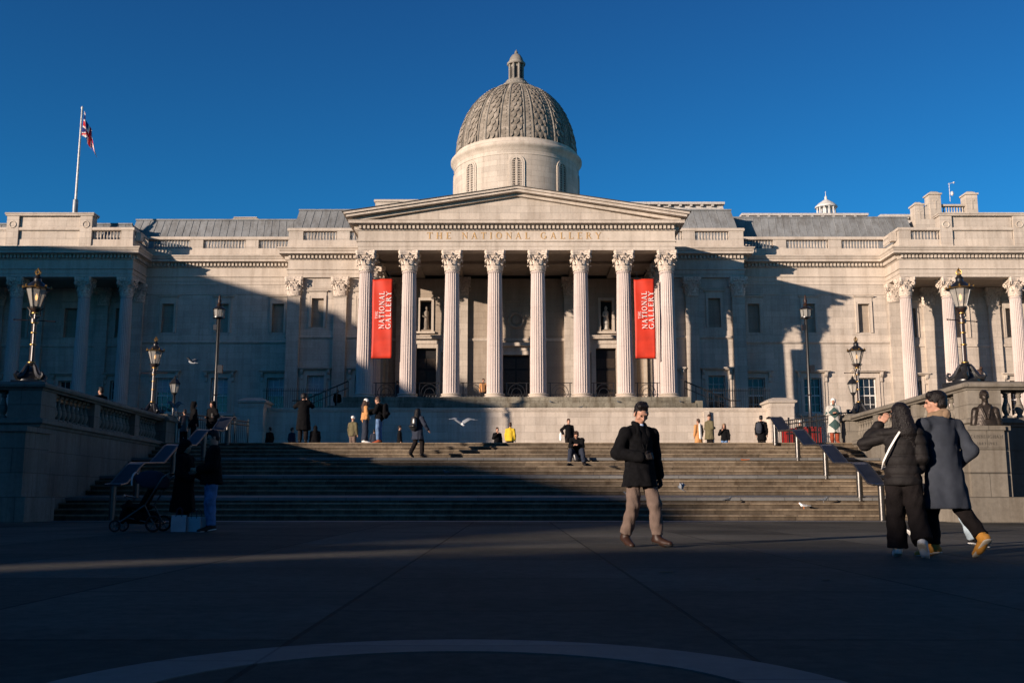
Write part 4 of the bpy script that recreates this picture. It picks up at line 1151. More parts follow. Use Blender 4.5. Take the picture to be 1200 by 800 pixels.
# ------------------------------------------------------------------ street lamps
def crown_lamp(loc, label, rz=0.0, k=1.0):
    """3 m cast-iron lamp standing on a pier: scrolled foot, shaft with gilt collars, ladder bar, octagonal lantern"""
    root = empty('street_lamp', loc, rz); tag(root, label, 'street lamp', 'crowned lanterns on the wall piers')
    root.scale = (k, k, k)
    m = MB()
    m.box(-.42, .42, -.42, .42, -.13, -.001) if k > 1 else None
    m.lathe([(0.36, 0.0), (0.36, 0.05), (0.28, 0.10), (0.20, 0.22), (0.13, 0.30), (0.12, 0.42), (0.15, 0.45), (0.10, 0.50), (0.075, 0.56)], n=12)
    for k in range(4):      # curled dolphins round the foot
        a = PI/4 + k*PI/2; ux, uy = math.cos(a), math.sin(a)
        pts = [(0.10, 0.46), (0.17, 0.36), (0.22, 0.24), (0.30, 0.13), (0.42, 0.10), (0.47, 0.17), (0.43, 0.24), (0.36, 0.22)]
        m.tube([(ux*r, uy*r, z) for r, z in pts], [0.05, 0.06, 0.075, 0.085, 0.07, 0.05, 0.035, 0.02], 8)
    autosmooth(m.build('foot', 'iron', root), 40)
    m = MB()
    m.lathe([(0.062, 0.5), (0.058, 1.0), (0.052, 1.62), (0.05, 1.9)], n=16, fn=lambda a, z: 1+0.10*math.cos(8*a))
    m.tube([(-0.50, 0, 1.66), (0.50, 0, 1.66)], 0.014, 6); m.lathe([(0.10, 1.60), (0.10, 1.70)], n=10)
    for s in (-1, 1):
        m.tube([(s*0.05, 0, 1.72), (s*0.13, 0, 1.80), (s*0.12, 0, 1.92), (s*0.20, 0, 2.02)], 0.018, 6)
        m.lathe([(0.0, -0.03), (0.03, 0.0), (0.0, 0.03)], s*0.50, 0, 8, 1.66)
    m.lathe([(0.07, 1.86), (0.09, 1.92), (0.13, 1.96), (0.14, 2.0)], n=12)
    autosmooth(m.build('post', 'iron_brown', root), 40)
    m = MB()
    for z, r in ((0.50, 0.10), (0.98, 0.085), (1.30, 0.08), (1.57, 0.09), (1.83, 0.095)): m.lathe([(r*0.6, z), (r, z+0.015), (r, z+0.035), (r*0.6, z+0.05)], n=16)
    autosmooth(m.build('gilt_collar', 'gold', root), 40)
    m = MB(); m.lathe([(0.135, 2.02), (0.27, 2.50)], n=8, a0=PI/8, cap=False)
    gl = m.build('lantern', 'lantern_glass', root)
    m = MB()
    for k in range(8):
        a = PI/8 + 2*PI*k/8; m.tube([(0.137*math.cos(a), 0.137*math.sin(a), 2.02), (0.272*math.cos(a), 0.272*math.sin(a), 2.50)], 0.011, 5)
    m.lathe([(0.14, 1.98), (0.15, 2.03)], n=8, a0=PI/8)
    m.lathe([(0.28, 2.50), (0.35, 2.515), (0.35, 2.54), (0.25, 2.60), (0.17, 2.68), (0.10, 2.73), (0.09, 2.80), (0.11, 2.83), (0.06, 2.88), (0.05, 2.92)], n=16)
    autosmooth(m.build('frame', 'iron', gl), 35)
    m = MB(); m.lathe([(0.352, 2.515), (0.365, 2.527), (0.352, 2.54)], n=24, cap=False)
    for k in range(8):
        a = 2*PI*k/8; m.lathe([(0.018, 0), (0.035, 0.03), (0.012, 0.07)], 0.34*math.cos(a), 0.34*math.sin(a), 6, 2.54)
    for k in range(6):
        a = 2*PI*k/6; m.tube([(0.05*math.cos(a), 0.05*math.sin(a), 2.92), (0.075*math.cos(a), 0.075*math.sin(a), 2.99), (0.02*math.cos(a), 0.02*math.sin(a), 3.06)], 0.012, 5)
    m.lathe([(0.055, 2.90), (0.065, 2.92), (0.055, 2.94)], n=12); m.lathe([(0.0, 3.04), (0.03, 3.07), (0.0, 3.12)], n=8)
    autosmooth(m.build('crown', 'gold', gl), 40)
    m = MB(); m.lathe([(0.0, 2.2), (0.028, 2.24), (0.034, 2.32), (0.0, 2.40)], n=10)
    m.build('mantle', 'lamp_mantle', gl)
    return root
crown_lamp((12.92, 27.6+0.55, 3.85), 'black and gilt crowned lantern on the near pier of the sunlit right wall', R(20), 1.07)
crown_lamp((13.52, 38.7, 3.76), 'black and gilt crowned lantern on the far pier of the sunlit right wall')
crown_lamp((-13.70, 28.15, 3.85), 'large gilt-rimmed lantern on the near pier of the shadowed left wall', R(20), 1.07)
crown_lamp((-14.0, 38.7, 3.76), 'gilt-rimmed lantern on the far pier of the shadowed left wall')
def tall_lamp(loc, label):
    root = empty('tall_lamp_post', loc); tag(root, label, 'lamp post', 'tall slender lamp posts on the terrace')
    m = MB(); m.lathe([(0.20, 0), (0.20, 0.3), (0.13, 0.4), (0.12, 1.3), (0.16, 1.36), (0.16, 1.42), (0.095, 1.5), (0.09, 3.0), (0.075, 6.9), (0.10, 6.95), (0.06, 7.0)], n=14)
    m.box(0.07, 0.30, -0.09, 0.09, 4.15, 4.55); m.box(-0.24, -0.06, -0.08, 0.08, 6.35, 6.62)
    autosmooth(m.build('post', 'iron', root), 40)
    m = MB()
    for z in (1.36, 3.0, 6.9): m.lathe([(0.08, z), (0.125, z+0.03), (0.08, z+0.08)], n=12)
    autosmooth(m.build('collar', 'iron_brown', root), 40)
    m = MB(); m.lathe([(0.25, 7.02), (0.29, 7.40)], n=8, cap=False); gl = m.build('lantern', 'lantern_glass', root)
    m = MB(); m.lathe([(0.30, 6.97), (0.30, 7.02), (0.1, 7.03)], n=12); m.lathe([(0.31, 7.40), (0.34, 7.43), (0.22, 7.52), (0.12, 7.60)], n=12)
    for k in range(8): a = 2*PI*k/8; m.tube([(0.25*math.cos(a), 0.25*math.sin(a), 7.0), (0.29*math.cos(a), 0.29*math.sin(a), 7.42)], 0.016, 5)
    m.lathe([(0.11, 7.0), (0.11, 7.4)], n=8)
    autosmooth(m.build('frame', 'iron', gl), 35)
    m = MB(); m.lathe([(0.10, 7.60), (0.13, 7.66), (0.07, 7.74), (0.10, 7.86), (0.05, 8.0), (0.06, 8.1), (0.0, 8.2)], n=10)
    autosmooth(m.build('finial', 'leather_brown', gl), 40)
tall_lamp((15.0, 50, ZT), 'tall slender black lamp post before the sunlit wall right of the portico')
tall_lamp((-14.95, 50, ZT), 'tall slender black lamp post before the shaded wall left of the portico')
def small_lamp(loc, label):
    root = empty('small_lamp', loc); tag(root, label, 'street lamp', 'small lanterns on short posts')
    m = MB(); m.lathe([(0.13, 0), (0.13, 0.2), (0.07, 0.3), (0.055, 1.2), (0.075, 1.25), (0.05, 1.3), (0.045, 2.2), (0.09, 2.26), (0.11, 2.32)], n=12)
    autosmooth(m.build('post', 'iron', root), 40)
    m = MB(); m.lathe([(0.12, 2.32), (0.21, 2.68)], n=6, cap=False); gl = m.build('lantern', 'lantern_glass', root)
    m = MB(); m.lathe([(0.23, 2.68), (0.25, 2.71), (0.12, 2.88), (0.05, 2.93), (0.06, 2.97), (0.02, 3.02), (0.0, 3.1)], n=6); m.lathe([(0.125, 2.30), (0.13, 2.33)], n=6)
    for k in range(6): a = 2*PI*k/6; m.tube([(0.12*math.cos(a), 0.12*math.sin(a), 2.32), (0.21*math.cos(a), 0.21*math.sin(a), 2.68)], 0.012, 5)
    m.build('frame', 'iron', gl)
small_lamp((14.45, 42.0, ZT), 'small black lantern on a short post left of the far lantern at right')
small_lamp((-14.3, 42.0, ZT), 'small black lantern on a short post in front of a shaded window at left')

# ------------------------------------------------------------------ western buildings inferred from their shadows, unseen; outlines shaped to cast shade and streaks
def side_building(x0, x1, y0, y1, h, label, slope=None, shade_chimneys=()):
    root = empty('shade_building', ((x0+x1)/2, (y0+y1)/2, 0)); tag(root, label, 'building', 'unseen buildings shaping the shade on the square')
    off = root.location[:]
    m = MB()
    h1 = slope if slope else h
    m.prismx([(y0, 0), (y1, 0), (y1, h1), (y0, h)], x0, x1); m.build('wall', 'backdrop_stone', root, off=off)
    m = MB()
    n = max(1, int((y1-y0)/3.2)); nf = int((h-2)/3.6)
    for i in range(n):
        for j in range(nf):
            y = y0 + (y1-y0)*(i+0.5)/n; z = 2.0 + j*3.6
            if z+2 < min(h, h1)-0.3: m.box(x1+0.01, x1+0.05, y-0.6, y+0.6, z, z+2.0)
    m.build('window', 'window_glass', root, off=off)
    for (a, b, hh) in shade_chimneys: MB().box(x1-2.5, x1-0.02, a, b, h-1, hh).build('chimney', 'backdrop_stone', root, off=off)  # stub added to split the sun streak on the paving
    return root
side_building(-64, -60, -170, -41, 15.6, 'long shallow pale stone block, unseen, shaped to shade the square from the southwest')  # unseen; kept shallow so low sun still reaches the paving
side_building(-62.5, -60, -41, -38.4, 14.5, 'narrow unseen pale stone block beside the lowest one, thinned to let low sun past')
side_building(-75, -60, -38.4, -33.2, 12.0, 'lowest unseen pale stone block of the western row, letting sun streaks onto the paving', shade_chimneys=((-35.5, -35.0, 14.3),))
side_building(-75, -60, -33.2, -25, 13.9, 'unseen pale stone block next to the lowest one, top sloped to shape the shadow', 15.6)
side_building(-75, -60, -25, -13, 15.75, 'flat-topped unseen pale stone block mid-row, shaped to shade the lower steps')
side_building(-75, -60, -13, 14.1, 14.6, 'wide unseen pale stone block shaped to shade the top flight and terrace', 15.0)
side_building(-75, -60, 14.1, 19, 20.5, 'narrow unseen pale stone block beside the wide one, shaped to shade the podium', 20.0)
side_building(-75, -60, 19, 34, 19.4, 'unseen pale stone block whose climbing top shapes the shadow on the portico columns', 25.0)
side_building(-75, -60, 34, 46, 25.2, 'tallest unseen pale stone block, shaped to shade the left wall of the gallery', 26.1)
side_building(-75, -60, 46, 54, 26.1, 'unseen pale stone block with a falling top, shaped to shade the left wing', 24.4)
side_building(-75, -60, 54, 90, 24.3, 'last unseen pale stone block of the western row, shaped to shade the far left', 22.0)
side_building(-50, 5, -95, -78, 20, 'long unseen pale stone building added to the south to block low sky light')  # south and east rows added out of view to block low sky light
side_building(5, 60, -95, -78, 23, 'taller unseen pale stone building added at the southeast to block low sky light')
side_building(70, 85, -70, 10, 20, 'unseen pale stone building added to the east to block low sky light')
# ------------------------------------------------------------------ figures: smooth-blended implicit shapes turned into one mesh per layer
def V(*a): return np.array(a, dtype=np.float64)
def smin(a, b, k):
    if k <= 0: return np.minimum(a, b)
    h = np.clip(0.5 + 0.5*(b-a)/k, 0, 1); return b + (a-b)*h - k*h*(1-h)
def p_dist(p, pr):
    k = pr[0]
    if k == 'k':       # tapered capsule cut flat at its second end
        d = p_dist(p, ('c',) + tuple(pr[1:])); n = V(*pr[2]) - V(*pr[1]); n = n/np.linalg.norm(n)
        return np.maximum(d, (p - V(*pr[2])) @ n)
    if k == 'c':        # tapered capsule, optionally flattened along a direction
        _, a, b, ra, rb = pr[:5]; a = V(*a); b = V(*b)
        fl = pr[5] if len(pr) > 5 else None
        if fl is not None:
            n = V(*fl[0]); n = n/np.linalg.norm(n); s = fl[1]
            f = (1/s - 1)
            p = p + ((p-a) @ n)[..., None]*n*f; b = b + ((b-a) @ n)*n*f
        ba = b-a; L = max(ba @ ba, 1e-9); t = np.clip(((p-a) @ ba)/L, 0, 1)
        d = np.linalg.norm(p - a - t[..., None]*ba, axis=-1) - (ra + (rb-ra)*t)
        return d*(0.85 if fl is not None else 1)
    if k == 'e':        # ellipsoid with optional axes (rows)
        _, c, r = pr[:3]; q = p - V(*c)
        if len(pr) > 3 and pr[3] is not None: q = q @ np.asarray(pr[3]).T
        r = V(*r); k0 = np.linalg.norm(q/r, axis=-1); k1 = np.linalg.norm(q/(r*r), axis=-1)
        return k0*(k0-1)/np.maximum(k1, 1e-6)
    if k == 's':        # skirt: bottom centre, top centre, (rx, ry) bottom, (rx, ry) top, folds, yaw
        _, c0, c1, r0, r1, nf, yaw = pr; c0 = V(*c0); c1 = V(*c1)
        t = np.clip((p[..., 2]-c0[2])/(c1[2]-c0[2]), 0, 1)
        x = p[..., 0] - (c0[0] + (c1[0]-c0[0])*t); y = p[..., 1] - (c0[1] + (c1[1]-c0[1])*t)
        cx, sx = math.cos(yaw), math.sin(yaw); x, y = x*cx + y*sx, -x*sx + y*cx
        rx = r0[0] + (r1[0]-r0[0])*t; ry = r0[1] + (r1[1]-r0[1])*t
        th = np.arctan2(y/ry, x/rx); w = 1 + (1-t)*0.055*np.sin(nf*th + 1.3) + (1-t)*0.03*np.sin((nf*2+1)*th)
        d = (np.sqrt((x/rx)**2 + (y/ry)**2)/w - 1)*np.minimum(rx, ry)
        return np.maximum(d, np.maximum(c0[2]-p[..., 2], p[..., 2]-c1[2]))
def sdf_mesh(prims, res, k=0.02, cuts=(), holes=(), wr=0.0, wf=1.0, quilt=None, k2=None):
    lo = V(9, 9, 9); hi = -lo
    for pr in prims:
        if pr[0] in 'ck':
            for q, r in ((pr[1], pr[3]), (pr[2], pr[4])): lo = np.minimum(lo, V(*q)-r); hi = np.maximum(hi, V(*q)+r)
        elif pr[0] == 'e':
            r = max(pr[2]) if (len(pr) > 3 and pr[3] is not None) else V(*pr[2]); lo = np.minimum(lo, V(*pr[1])-r); hi = np.maximum(hi, V(*pr[1])+r)
        else:
            for q, r in ((pr[1], pr[3]), (pr[2], pr[4])):
                rr = V(max(r)*1.1, max(r)*1.1, 0.01); lo = np.minimum(lo, V(*q)-rr); hi = np.maximum(hi, V(*q)+rr)
    lo = lo - 3*res - wr; hi = hi + 3*res + wr
    n = np.ceil((hi-lo)/res).astype(int) + 1
    ax = [lo[i] + res*np.arange(n[i]) for i in range(3)]
    P = np.stack(np.meshgrid(*ax, indexing='ij'), axis=-1)
    D = np.full(P.shape[:3], 1e3)
    for pr in prims:
        kk = k
        D = smin(D, p_dist(P, pr), kk)
    for pr in holes:
        D = np.maximum(D, -p_dist(P, pr))
    if wr:
        X, Y, Z = P[..., 0]*wf, P[..., 1]*wf, P[..., 2]*wf
        D = D + wr*(np.sin(31*Z + 9*np.sin(11*X+2) + 5*Y)*0.5 + np.sin(19*X - 23*Z + 7*np.sin(9*Y))*0.5 + 0.4*np.sin(53*Z+17*X*Y))
    if quilt:
        D = D + quilt[0]*(np.abs(np.sin(PI*(P[..., 2]+0.25*P[..., 0]*0)/quilt[1]))**0.5*-1 + 0.8)
    for (q, nn) in cuts:
        D = np.maximum(D, (P - V(*q)) @ V(*nn))
    # naive surface nets
    ins = D < 0
    c = [ins[i:i+ins.shape[0]-1, j:j+ins.shape[1]-1, l:l+ins.shape[2]-1] for i in (0, 1) for j in (0, 1) for l in (0, 1)]
    s = sum(q.astype(np.int8) for q in c); act = (s > 0) & (s < 8)
    idx = -np.ones(act.shape, int); A = np.argwhere(act); idx[act] = np.arange(len(A))
    acc = np.zeros((len(A), 3)); cnt = np.zeros(len(A))
    cor = [(i, j, l) for i in (0, 1) for j in (0, 1) for l in (0, 1)]
    for a_ in range(8):
        for b_ in range(a_+1, 8):
            d_ = np.abs(np.array(cor[a_])-np.array(cor[b_])).sum()
            if d_ != 1: continue
            da = D[A[:, 0]+cor[a_][0], A[:, 1]+cor[a_][1], A[:, 2]+cor[a_][2]]; db = D[A[:, 0]+cor[b_][0], A[:, 1]+cor[b_][1], A[:, 2]+cor[b_][2]]
            m_ = (da < 0) != (db < 0); t = np.where(m_, da/np.where(m_, da-db, 1), 0)
            pt = np.array(cor[a_])[None] + t[:, None]*(np.array(cor[b_])-np.array(cor[a_]))[None]
            acc[m_] += pt[m_]; cnt[m_] += 1
    verts = lo + res*(A + acc/np.maximum(cnt, 1)[:, None])
    faces = []
    for axis in range(3):
        o = [0, 0, 0]; o[axis] = 1
        a = ins[:ins.shape[0]-o[0], :ins.shape[1]-o[1], :ins.shape[2]-o[2]]; b = ins[o[0]:, o[1]:, o[2]:]
        E = np.argwhere(a != b); flip = a[tuple(E.T)]
        u, w = [(1, 2), (2, 0), (0, 1)][axis]
        ok = (E[:, u] > 0) & (E[:, w] > 0); E = E[ok]; flip = flip[ok]
        def g(du, dw):
            q = E.copy(); q[:, u] -= du; q[:, w] -= dw; return idx[tuple(q.T)]
        Q = np.stack([g(1, 1), g(0, 1), g(0, 0), g(1, 0)], axis=1)
        Q[~flip] = Q[~flip][:, ::-1]
        faces.append(Q)
    F = np.concatenate(faces); F = F[(F >= 0).all(axis=1)]
    return verts, F
def sdf_obj(name, mat, parent, prims, res=0.012, loc=(0, 0, 0), **kw):
    v, f = sdf_mesh(prims, res, **kw)
    me = bpy.data.meshes.new(name); me.from_pydata(v.tolist(), [], f.tolist())
    me.materials.append(MATS[mat]); me.polygons.foreach_set('use_smooth', [True]*len(me.polygons)); me.update()
    o = bpy.data.objects.new(name, me); col.objects.link(o)
    if parent: o.parent = parent
    o.location = loc
    return o
def mix(a, b, t): return tuple(a[i]+(b[i]-a[i])*t for i in range(3))
def add(a, b): return tuple(a[i]+b[i] for i in range(3))
def unit(a): a = V(*a); return a/np.linalg.norm(a)
STAND = dict(pel=(0, 0, .95), waist=(0, 0, 1.08), chest=(0, 0, 1.28), neck=(0, -.01, 1.46), head=(0, .015, 1.63),
             shR=(.19, 0, 1.41), elR=(.24, -.02, 1.13), wrR=(.25, .04, .88), shL=(-.19, 0, 1.41), elL=(-.24, -.02, 1.13), wrL=(-.25, .04, .88),
             hiR=(.09, 0, .92), knR=(.10, .02, .50), anR=(.10, -.01, .09), toR=(.12, .15, .03), hiL=(-.09, 0, .92), knL=(-.10, .02, .50), anL=(-.10, -.01, .09), toL=(-.12, .15, .03))
def hand_prims(w, d, up, curl=0.5, scale=1.0):
    """wrist, direction of palm, 'up' = back-of-hand normal. Five fingers, the thumb leaving the palm's side"""
    d = unit(d); up = unit(up); up = unit(up - (up @ d)*d); side = np.cross(d, up); w = V(*w); s = scale
    out = [('c', tuple(w), tuple(w+d*.045*s), .026*s, .030*s, (tuple(up), .6)), ('c', tuple(w+d*.05*s+side*.014*s), tuple(w+d*.085*s+side*.02*s), .022*s, .018*s, (tuple(up), .7)), ('c', tuple(w+d*.05*s-side*.014*s), tuple(w+d*.08*s-side*.022*s), .022*s, .017*s, (tuple(up), .7))]
    for i, ln in enumerate((.062, .072, .068, .052)):
        o = (-.03 + .02*i)*s; a = w + d*.09*s + side*o; 
        c1 = curl*0.9; d1 = unit(d*math.cos(c1) - up*math.sin(c1)); b = a + d1*ln*.55*s
        d2 = unit(d*math.cos(c1*2.1) - up*math.sin(c1*2.1)); c = b + d2*ln*.5*s
        out += [('c', tuple(a), tuple(b), .0095*s, .0085*s), ('c', tuple(b), tuple(c), .0085*s, .0072*s)]
    a = w + d*.03*s - side*.028*s; b = a + unit(d*.6 - side*.6 - up*.3)*.042*s; c = b + unit(d*.9 - side*.1 - up*.4*curl)*.034*s
    out += [('c', tuple(a), tuple(b), .014*s, .011*s), ('c', tuple(b), tuple(c), .011*s, .008*s)]
    return out
def person(loc, face, label, H=1.75, pose=None, head=(0, 0), skin='skin', top=None, legs=None, shoes=None, hair=None, hat=None, res=0.03, extras=None, hands=None, group=None, turn=None, feet_z=0.0, gloved=False):
    """face: heading of the figure's front in degrees, 0 = away from camera (+Y), 180 = towards the camera"""
    J = dict(STAND); 
    if pose: J.update(pose)
    S = H/1.75
    root = empty('person', loc, R(face)); root.scale = (S, S, S); tag(root, label, 'person', group)
    near = res < 0.02
    # head frame: yaw to the figure's left, pitch down
    yw, pt = R(head[0]), R(head[1])
    f = V(-math.sin(yw)*math.cos(pt), math.cos(yw)*math.cos(pt), -math.sin(pt)); r = V(math.cos(yw), math.sin(yw), 0); u = np.cross(r, f)
    M = np.array([r, f, u]); hc = V(*J['head']); HS = 1.07
    hp = lambda x, y, z: tuple(hc + (r*x + f*y + u*z)*HS)
    hw = lambda x, y, z: tuple(hc + r*x + f*y + u*z)
    Hd = [('e', hp(0, -.012, .028), (.076, .094, .090), M), ('e', hp(0, .022, -.035), (.060, .068, .075), M), ('e', hp(0, .045, -.085), (.036, .036, .030), M),
          ('c', hp(0, .082, .012), hp(0, .099, -.026), .010, .0135), ('c', hp(-.035, .078, .030), hp(.035, .078, .030), .014, .014),
          ('e', hp(.077, -.005, -.012), (.011, .02, .032), M), ('e', hp(-.077, -.005, -.012), (.011, .02, .032), M), ('c', hp(-.018, .086, -.058), hp(.018, .085, -.058), .006, .006),
          ('e', hp(.045, .055, -.022), (.022, .022, .02), M), ('e', hp(-.045, .055, -.022), (.022, .022, .02), M)]
    body = list(Hd)
    nk = J['neck']; body.append(('c', nk, tuple(V(*hp(0, -.02, -.06))), .058, .054))
    fy = (0, 1, 0)
    body += [('c', J['chest'], mix(J['chest'], nk, .45), .13, .09, (fy, .70)), ('c', J['pel'], J['chest'], .115, .125, (fy, .72)), ('c', J['shR'], J['shL'], .052, .052)]
    for s in 'RL':
        body += [('c', J['sh'+s], J['el'+s], .046, .038), ('c', J['el'+s], J['wr'+s], .040, .026)]
        body += [('c', J['hi'+s], J['kn'+s], .074, .052), ('c', J['kn'+s], J['an'+s], .055, .032), ('c', add(J['an'+s], (0, 0, -.02)), J['to'+s], .026, .018)]
        hd = (hands or {}).get(s); d = V(*J['wr'+s]) - V(*J['el'+s])
        if hd: dd, up, cu = hd
        else: dd, up, cu = tuple(d), ((1, 0, 0) if s == 'R' else (-1, 0, 0)), 0.45
        if gloved: body += [('c', J['wr'+s], tuple(V(*J['wr'+s])+unit(dd)*.05), .020, .016)]
        elif near: body += hand_prims(J['wr'+s], dd, up, cu, 1.08)
        else: body += [('c', J['wr'+s], tuple(V(*J['wr'+s])+unit(dd)*.07), .030, .030), ('c', tuple(V(*J['wr'+s])+unit(dd)*.09), tuple(V(*J['wr'+s])+unit(dd)*.14), .026, .020)]
    b = sdf_obj('body', skin, root, body, res=res if near else res*0.8, k=0.012 if near else .02, holes=[('e', hp(.031, .098, .012), (.014, .014, .009), M), ('e', hp(-.031, .098, .012), (.014, .014, .009), M)] if near else ())
    if near:
        ey = MB()
        for x in (-.031, .031):
            q = hp(x, .083, .010); ey.lathe([(0.0, -.010), (.009, -.006), (.011, 0), (.009, .006), (0, .010)], q[0], q[1], 8, q[2])
        autosmooth(ey.build('eyes', 'eye', root), 80)
    if hair:
        kind, hm = hair
        if kind == 'short':
            hr = [('e', hp(0, -.026, .058), (.084, .096, .088), M), ('e', hp(0, -.060, .0), (.074, .056, .075), M), ('c', hp(-.036, .028, .108), hp(.040, .030, .110), .030, .034), ('c', hp(-.04, -.02, .120), hp(.045, -.01, .120), .028, .028)]
            cut = [(hp(0, .045, .045), tuple(f*0.80 - u*0.60)), (hp(0, -.02, -.065), tuple(-u))]
            for s_ in (-1, 1): hr.append(('c', hp(s_*.074, .02, .03), hp(s_*.076, .012, -.012), .012, .006))
            # open the face: keep hair behind a plane tilted over the brow
            cut = []
        elif kind == 'mop':
            hr = [('e', hp(0, -.022, .056), (.098, .106, .088), M), ('e', hp(0, -.058, .0), (.088, .066, .085), M), ('c', hp(-.05, .045, .088), hp(.05, .045, .088), .040, .040), ('c', hp(-.07, .0, .03), hp(-.075, .0, .01), .026, .02), ('c', hp(.07, .0, .03), hp(.075, .0, .01), .026, .02)]
            cut = []
        else:
            hr = [('e', hp(0, -.02, .045), (.092, .108, .092), M), ('c', hp(0, -.05, .02), hp(.02, -.10, -.18), .092, .115), ('c', hp(.02, -.10, -.18), hp(.07, -.12, -.34), .115, .07), ('c', hp(.07, -.01, .0), hp(.12, -.05, -.26), .04, .04), ('c', hp(-.07, -.01, .0), hp(-.085, -.04, -.22), .034, .03)]
            cut = [(hp(0, .088, .02), tuple(unit(tuple(f*0.9 - u*0.35))))]
        sdf_obj('hair', hm, root, hr, res=min(res, .02)*0.8, k=.012, cuts=cut, wr=.0032 if near else 0, wf=2.2)
    if hat:
        kind, hm = hat
        if kind == 'beanie': hr = [('e', hp(0, -.015, .070), (.094, .108, .085), M), ('c', hp(-.06, 0, .045), hp(.06, 0, .045), .050, .050)]; 
        if kind == 'bobble': hr = [('e', hp(0, -.015, .070), (.094, .108, .090), M), ('e', hp(0, -.01, .18), (.04, .04, .04))]
        if kind == 'scarf': hr = [('e', hp(0, -.02, .035), (.098, .115, .105), M), ('c', hp(0, -.04, -.03), hp(0, -.03, -.16), .095, .12)]
        if kind == 'hood': hr = [('e', hp(0, -.03, .03), (.112, .125, .120), M), ('c', hp(0, -.06, -.04), hp(0, -.04, -.17), .105, .13), ('c', hp(0, -.05, .06), hp(0, -.10, .12), .07, .03)]
        if kind == 'cap': hr = [('e', hp(0, -.015, .065), (.088, .102, .075), M), ('c', hp(0, .09, .045), hp(0, .13, .04), .05, .04, (tuple(u), .2))]
        sdf_obj('hat' if kind != 'scarf' else 'headscarf', hm, root, hr, res=min(res, .02), k=.015, cuts=[(hp(0, .075, .03), tuple(unit(tuple(f*0.85 - u*0.5))))] if kind != 'cap' else [])
    if legs:
        kind, lm = legs; L = []
        ex = {'slim': (.096, .082, .073), 'regular': (.108, .085, .078), 'wide': (.112, .102, .115)}[kind]
        L.append(('c', add(J['pel'], (0, 0, -.02)), add(J['waist'], (0, 0, .0)), .125, .12, (fy, .74)))
        cuts = []
        for s in 'RL':
            an = mix(J['kn'+s], J['an'+s], .90 if kind == 'slim' else .96)
            cuts.append(s)
            L += [('c', J['hi'+s], J['kn'+s], ex[0], ex[1]), ('k', J['kn'+s], an, ex[1], ex[2])]
        tro = sdf_obj('trousers', lm, root, L, res=res, k=.02, wr=.007 if near else .006, wf=.9)
    if shoes:
        kind, sm, solm = shoes
        for s in 'RL':
            an, to = V(*J['an'+s]), V(*J['to'+s]); d = unit(to-an)
            fd = to - an; fd2 = fd.copy()
            # foot plane: heel below ankle
            lat = unit(np.cross(fd, V(0, 0, 1))); nrm = unit(np.cross(lat, unit(fd + V(0, 0, .06) if kind != 'x' else fd)))
            if nrm[2] < 0: nrm = -nrm
            heel = an - nrm*.045 - unit(fd)*.045; toe = to + unit(fd)*.055
            sh = [('c', tuple(heel+nrm*.020), tuple(an+nrm*.005), .044, .052), ('c', tuple(an-nrm*.01), tuple(mix(heel, toe, .72)), .054, .044), ('c', tuple(heel+nrm*.018), tuple(mix(heel, toe, .6)), .044, .048), ('c', tuple(mix(heel+nrm*.015, toe, .55)), tuple(toe+nrm*.006), .050, .040, (tuple(nrm), .85))]
            if kind == 'boot': sh.append(('c', tuple(an-nrm*.01), tuple(mix(J['an'+s], J['kn'+s], .20)), .058, .060))
            if near:
                o = sdf_obj('shoe', sm, root, sh, res=.009, k=.012)
                sdf_obj('sole', solm, o, [('c', tuple(heel-nrm*.018), tuple(toe-nrm*.016), .050, .044, (tuple(nrm), .30))], res=.007)
            else: sdf_obj('shoe', sm, root, sh, res=.022, k=.012)
    if top:
        t = top; m_ = t['mat']; e = t.get('ease', .03); L = []
        sl = t.get('sleeve', .02)
        L += [('c', J['pel'] if t['hem'] < .95 else J['waist'], J['chest'], .15+e*.6, .150+e*.6, (fy, .74)), ('c', J['chest'], mix(J['chest'], nk, .55), .155+e*.4, .105+e*.3, (fy, .74)), ('c', add(J['shR'], (0, 0, -.02)), add(J['shL'], (0, 0, -.02)), .066+e*.3, .066+e*.3), ('c', add(J['shR'], (0, 0, -.03)), add(nk, (0, -.01, -.025)), .066, .075+e*.3), ('c', add(J['shL'], (0, 0, -.03)), add(nk, (0, -.01, -.025)), .066, .075+e*.3)]
        if 'pelc' in t: pc = t['pelc']
        else: pc = J['pel']
        hz = t['hem']; w = t.get('flare', .02)
        hc0 = (pc[0]+t.get('sway', 0), pc[1]+t.get('swayy', 0), hz)
        L.append(('s', hc0, (J['waist'][0], J['waist'][1], 1.14 if hz < 1.1 else hz+.06), (.155+e+w, .115+e+w), (.145+e*.7, .105+e*.7), t.get('folds', 5), 0))
        for s in 'RL':
            L += [('c', add(J['sh'+s], (0, 0, -.03)), J['el'+s], .060+sl, .054+sl), ('c', J['el'+s], mix(J['el'+s], J['wr'+s], .90), .055+sl, .042+sl)]
        q = t.get('quilt')
        cb = sdf_obj(t.get('name', 'coat'), m_, root, L, res=res, k=t.get('k', .03), wr=0.0045 if near and not q else (.003 if near else .006), wf=t.get('wf', .8), quilt=q)
        if 'collar' in t:
            cm, hgt = t['collar']
            n0 = V(*nk); 
            sdf_obj('collar', cm, root, [('c', tuple(n0+V(0, 0, -.02)), tuple(n0+V(0, -.012, hgt)), .088, .082)], res=min(res, .02), k=.01, cuts=[(tuple(n0+V(0, -.012, hgt-.005)), tuple(unit((0, .35, 1))))], holes=[('c', tuple(n0+V(0, .0, -.02)), tuple(n0+V(0, .0, hgt+.2)), .066, .068), ('c', tuple(n0+V(0, .11, .02)), tuple(n0+V(0, .11, .22)), .03, .06)])
    if extras: extras(root, J, hp)
    return root

